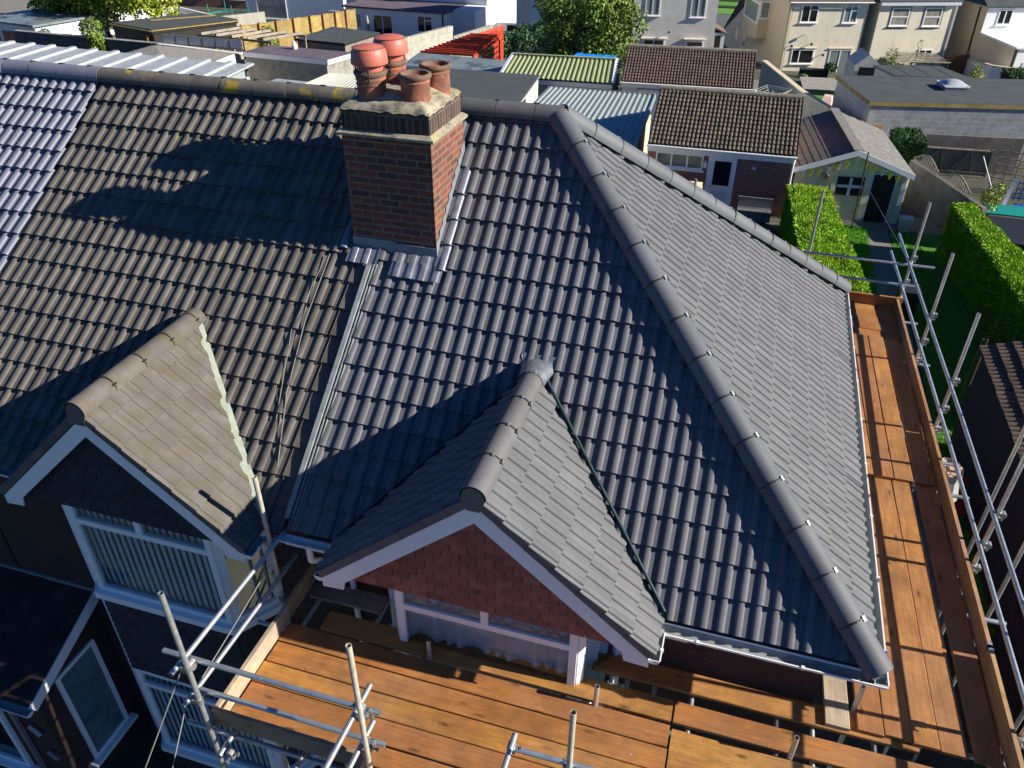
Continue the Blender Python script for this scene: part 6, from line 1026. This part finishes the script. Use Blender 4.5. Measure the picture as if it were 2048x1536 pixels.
tree('potted_plant', 'dark leafy potted plant beside the patio doors', 'plant', (3.2, 66.5, -9.8), [(3.3, 66.5, -8.7, .5, .4, .4)], 500, .22, 'hedge_dark', .05)
dk = flatroof('raised_deck', 'grey raised timber deck below the cream house', 'deck', [(1.2, 58, -8.6), (5.0, 59, -8.6), (4.6, 64, -8.9), (1.0, 63.5, -8.9)], 'black_wood', 'render_dark', None)
sm = thing('shed', 'pale plastic shed with peaked roof by the patio doors', 'shed', (4.6, 56.5, -8.5)); mb = MB(); x, y = 4.1, 56; mb.prism([(x, y, -8.6), (x + 1.7, y + .2, -8.6), (x + 1.7, y + .2, -6.3), (x + .8, y + .1, -5.6), (x, y, -6.3)], (-.4, 2.4, 0)); mb.build('body', 'render_grey', sm); mb = MB(); mb.prism([(x + .3, y - .02, -8.6), (x + 1.4, y + .1, -8.6), (x + 1.4, y + .1, -6.4), (x + .3, y - .02, -6.4)], (0, .02, 0)); mb.build('door', 'soot_black', sm)
tree('shrub', 'loose green shrub with tall stems in front of yellow house', 'shrub', (7.3, 66, -9.7), [(7.2, 66, -8.3, 1.1, .9, .8), (8.8, 66, -8.6, 1.1, .9, .7), (10.2, 65.8, -8.9, .8, .6, .5), (7.6, 66, -7.3, .5, .4, .5), (9.4, 66.2, -6.8, .25, .25, .7)], 3600, .16, 'leaf_olive', .05)
tree('shrub', 'small green bush by the white garden wall at right', 'shrub', (12.6, 60, -9), [(12.6, 60, -7.4, .5, .5, .8), (12.4, 60, -6.9, .3, .3, .5)], 800, .14, 'leaf_lime', .05)
hedge('hedge', 'dark clipped hedge at right edge behind block shed', [(14.2, 56.5), (19, 57.5), (18.5, 60.5), (14.0, 59.5)], -6.6, -9, 'hedge_dark', 9000, .22)
for k, (x, y, lb) in enumerate(((11.6, 56.5, 'white metal garden chair beyond the block shed'), (13.6, 53.2, 'white folding ladder chair at the far corner of shed roof'))):
    c_ = thing('garden_chair', lb, 'chair', (x, y, gz(y))); z_ = gz(y) + .6
    for dx in (-.4, .4): mb = MB(); mb.path([(x + dx, y, gz(y)), (x + dx * .8, y, z_ + .9), (x + dx * .9, y + .8, z_ + .4)], .03, 5); mb.build('leg', 'white_metal', c_)
    mb = MB(); mb.beam((x - .35, y, z_ + .85), (x + .35, y, z_ + .85), .05, .05); mb.beam((x - .38, y, z_ + .4), (x + .38, y, z_ + .4), .05, .05); mb.build('backrest', 'white_metal', c_)
rf = thing('ranch_fence', 'low two-rail timber fence across the alley by the road', 'fence', (-10, 116, -12.3))
for z_ in (-11.3, -10.5): mb = MB(); mb.beam((-16, 118, z_ - .9), (1, 118, z_ - .9), .2, .3); mb.build('rail', 'wood_grey_x', rf)
for x in (-14, -10, -6, -2): mb = MB(); mb.box(x, x + .3, 117.9, 118.2, -13, -11.2); mb.build('post', 'wood_grey_x', rf)
tree('shrub', 'yellow-flowering shrub beyond the road at top edge', 'shrub', (-10, 131, -13), [(-12, 131, -11, 1.6, 1.2, 1.2), (-10.2, 131, -10.6, 1.0, 1, 1.0)], 900, .5, 'leaf_gold', .1)
tree('shrub', 'dark bushy garden shrub beyond the road at top edge', 'shrub', (-6, 133, -13), [(-7, 133, -11, 2.4, 2, 2.0), (-3, 133, -10.8, 2.4, 2, 2), (-13.5, 132, -11.4, 1.6, 1.5, 1.5)], 2500, .5, 'leaf_olive', .1)
h = thing('house', 'distant red brick house front beyond the road in the alley gap', 'house', (-10, 142, -13.5)); mb = MB(); mb.box(-24, 20, 142, 150, -14, -6); mb.build('wall', 'brick_red', h); mb = MB(); mb.prism([(-25, 141, -6), (21, 141, -6), (21, 146, -3), (-25, 146, -3)], (0, 0, -.1)); mb.build('roof', 'pantile_brown', h)
fl3 = thing('panel_fence', 'reddish-brown fence panel behind the bunting garage', 'fence', (3, 32.6, -5.9)); mb = MB(); mb.prism([(2.75, 32.2, -3.95), (3.5, 32.5, -3.95), (3.5, 32.5, -6.0), (2.75, 32.2, -6.0)], (0, .05, 0)); mb.build('panel', 'gate_brown', fl3)
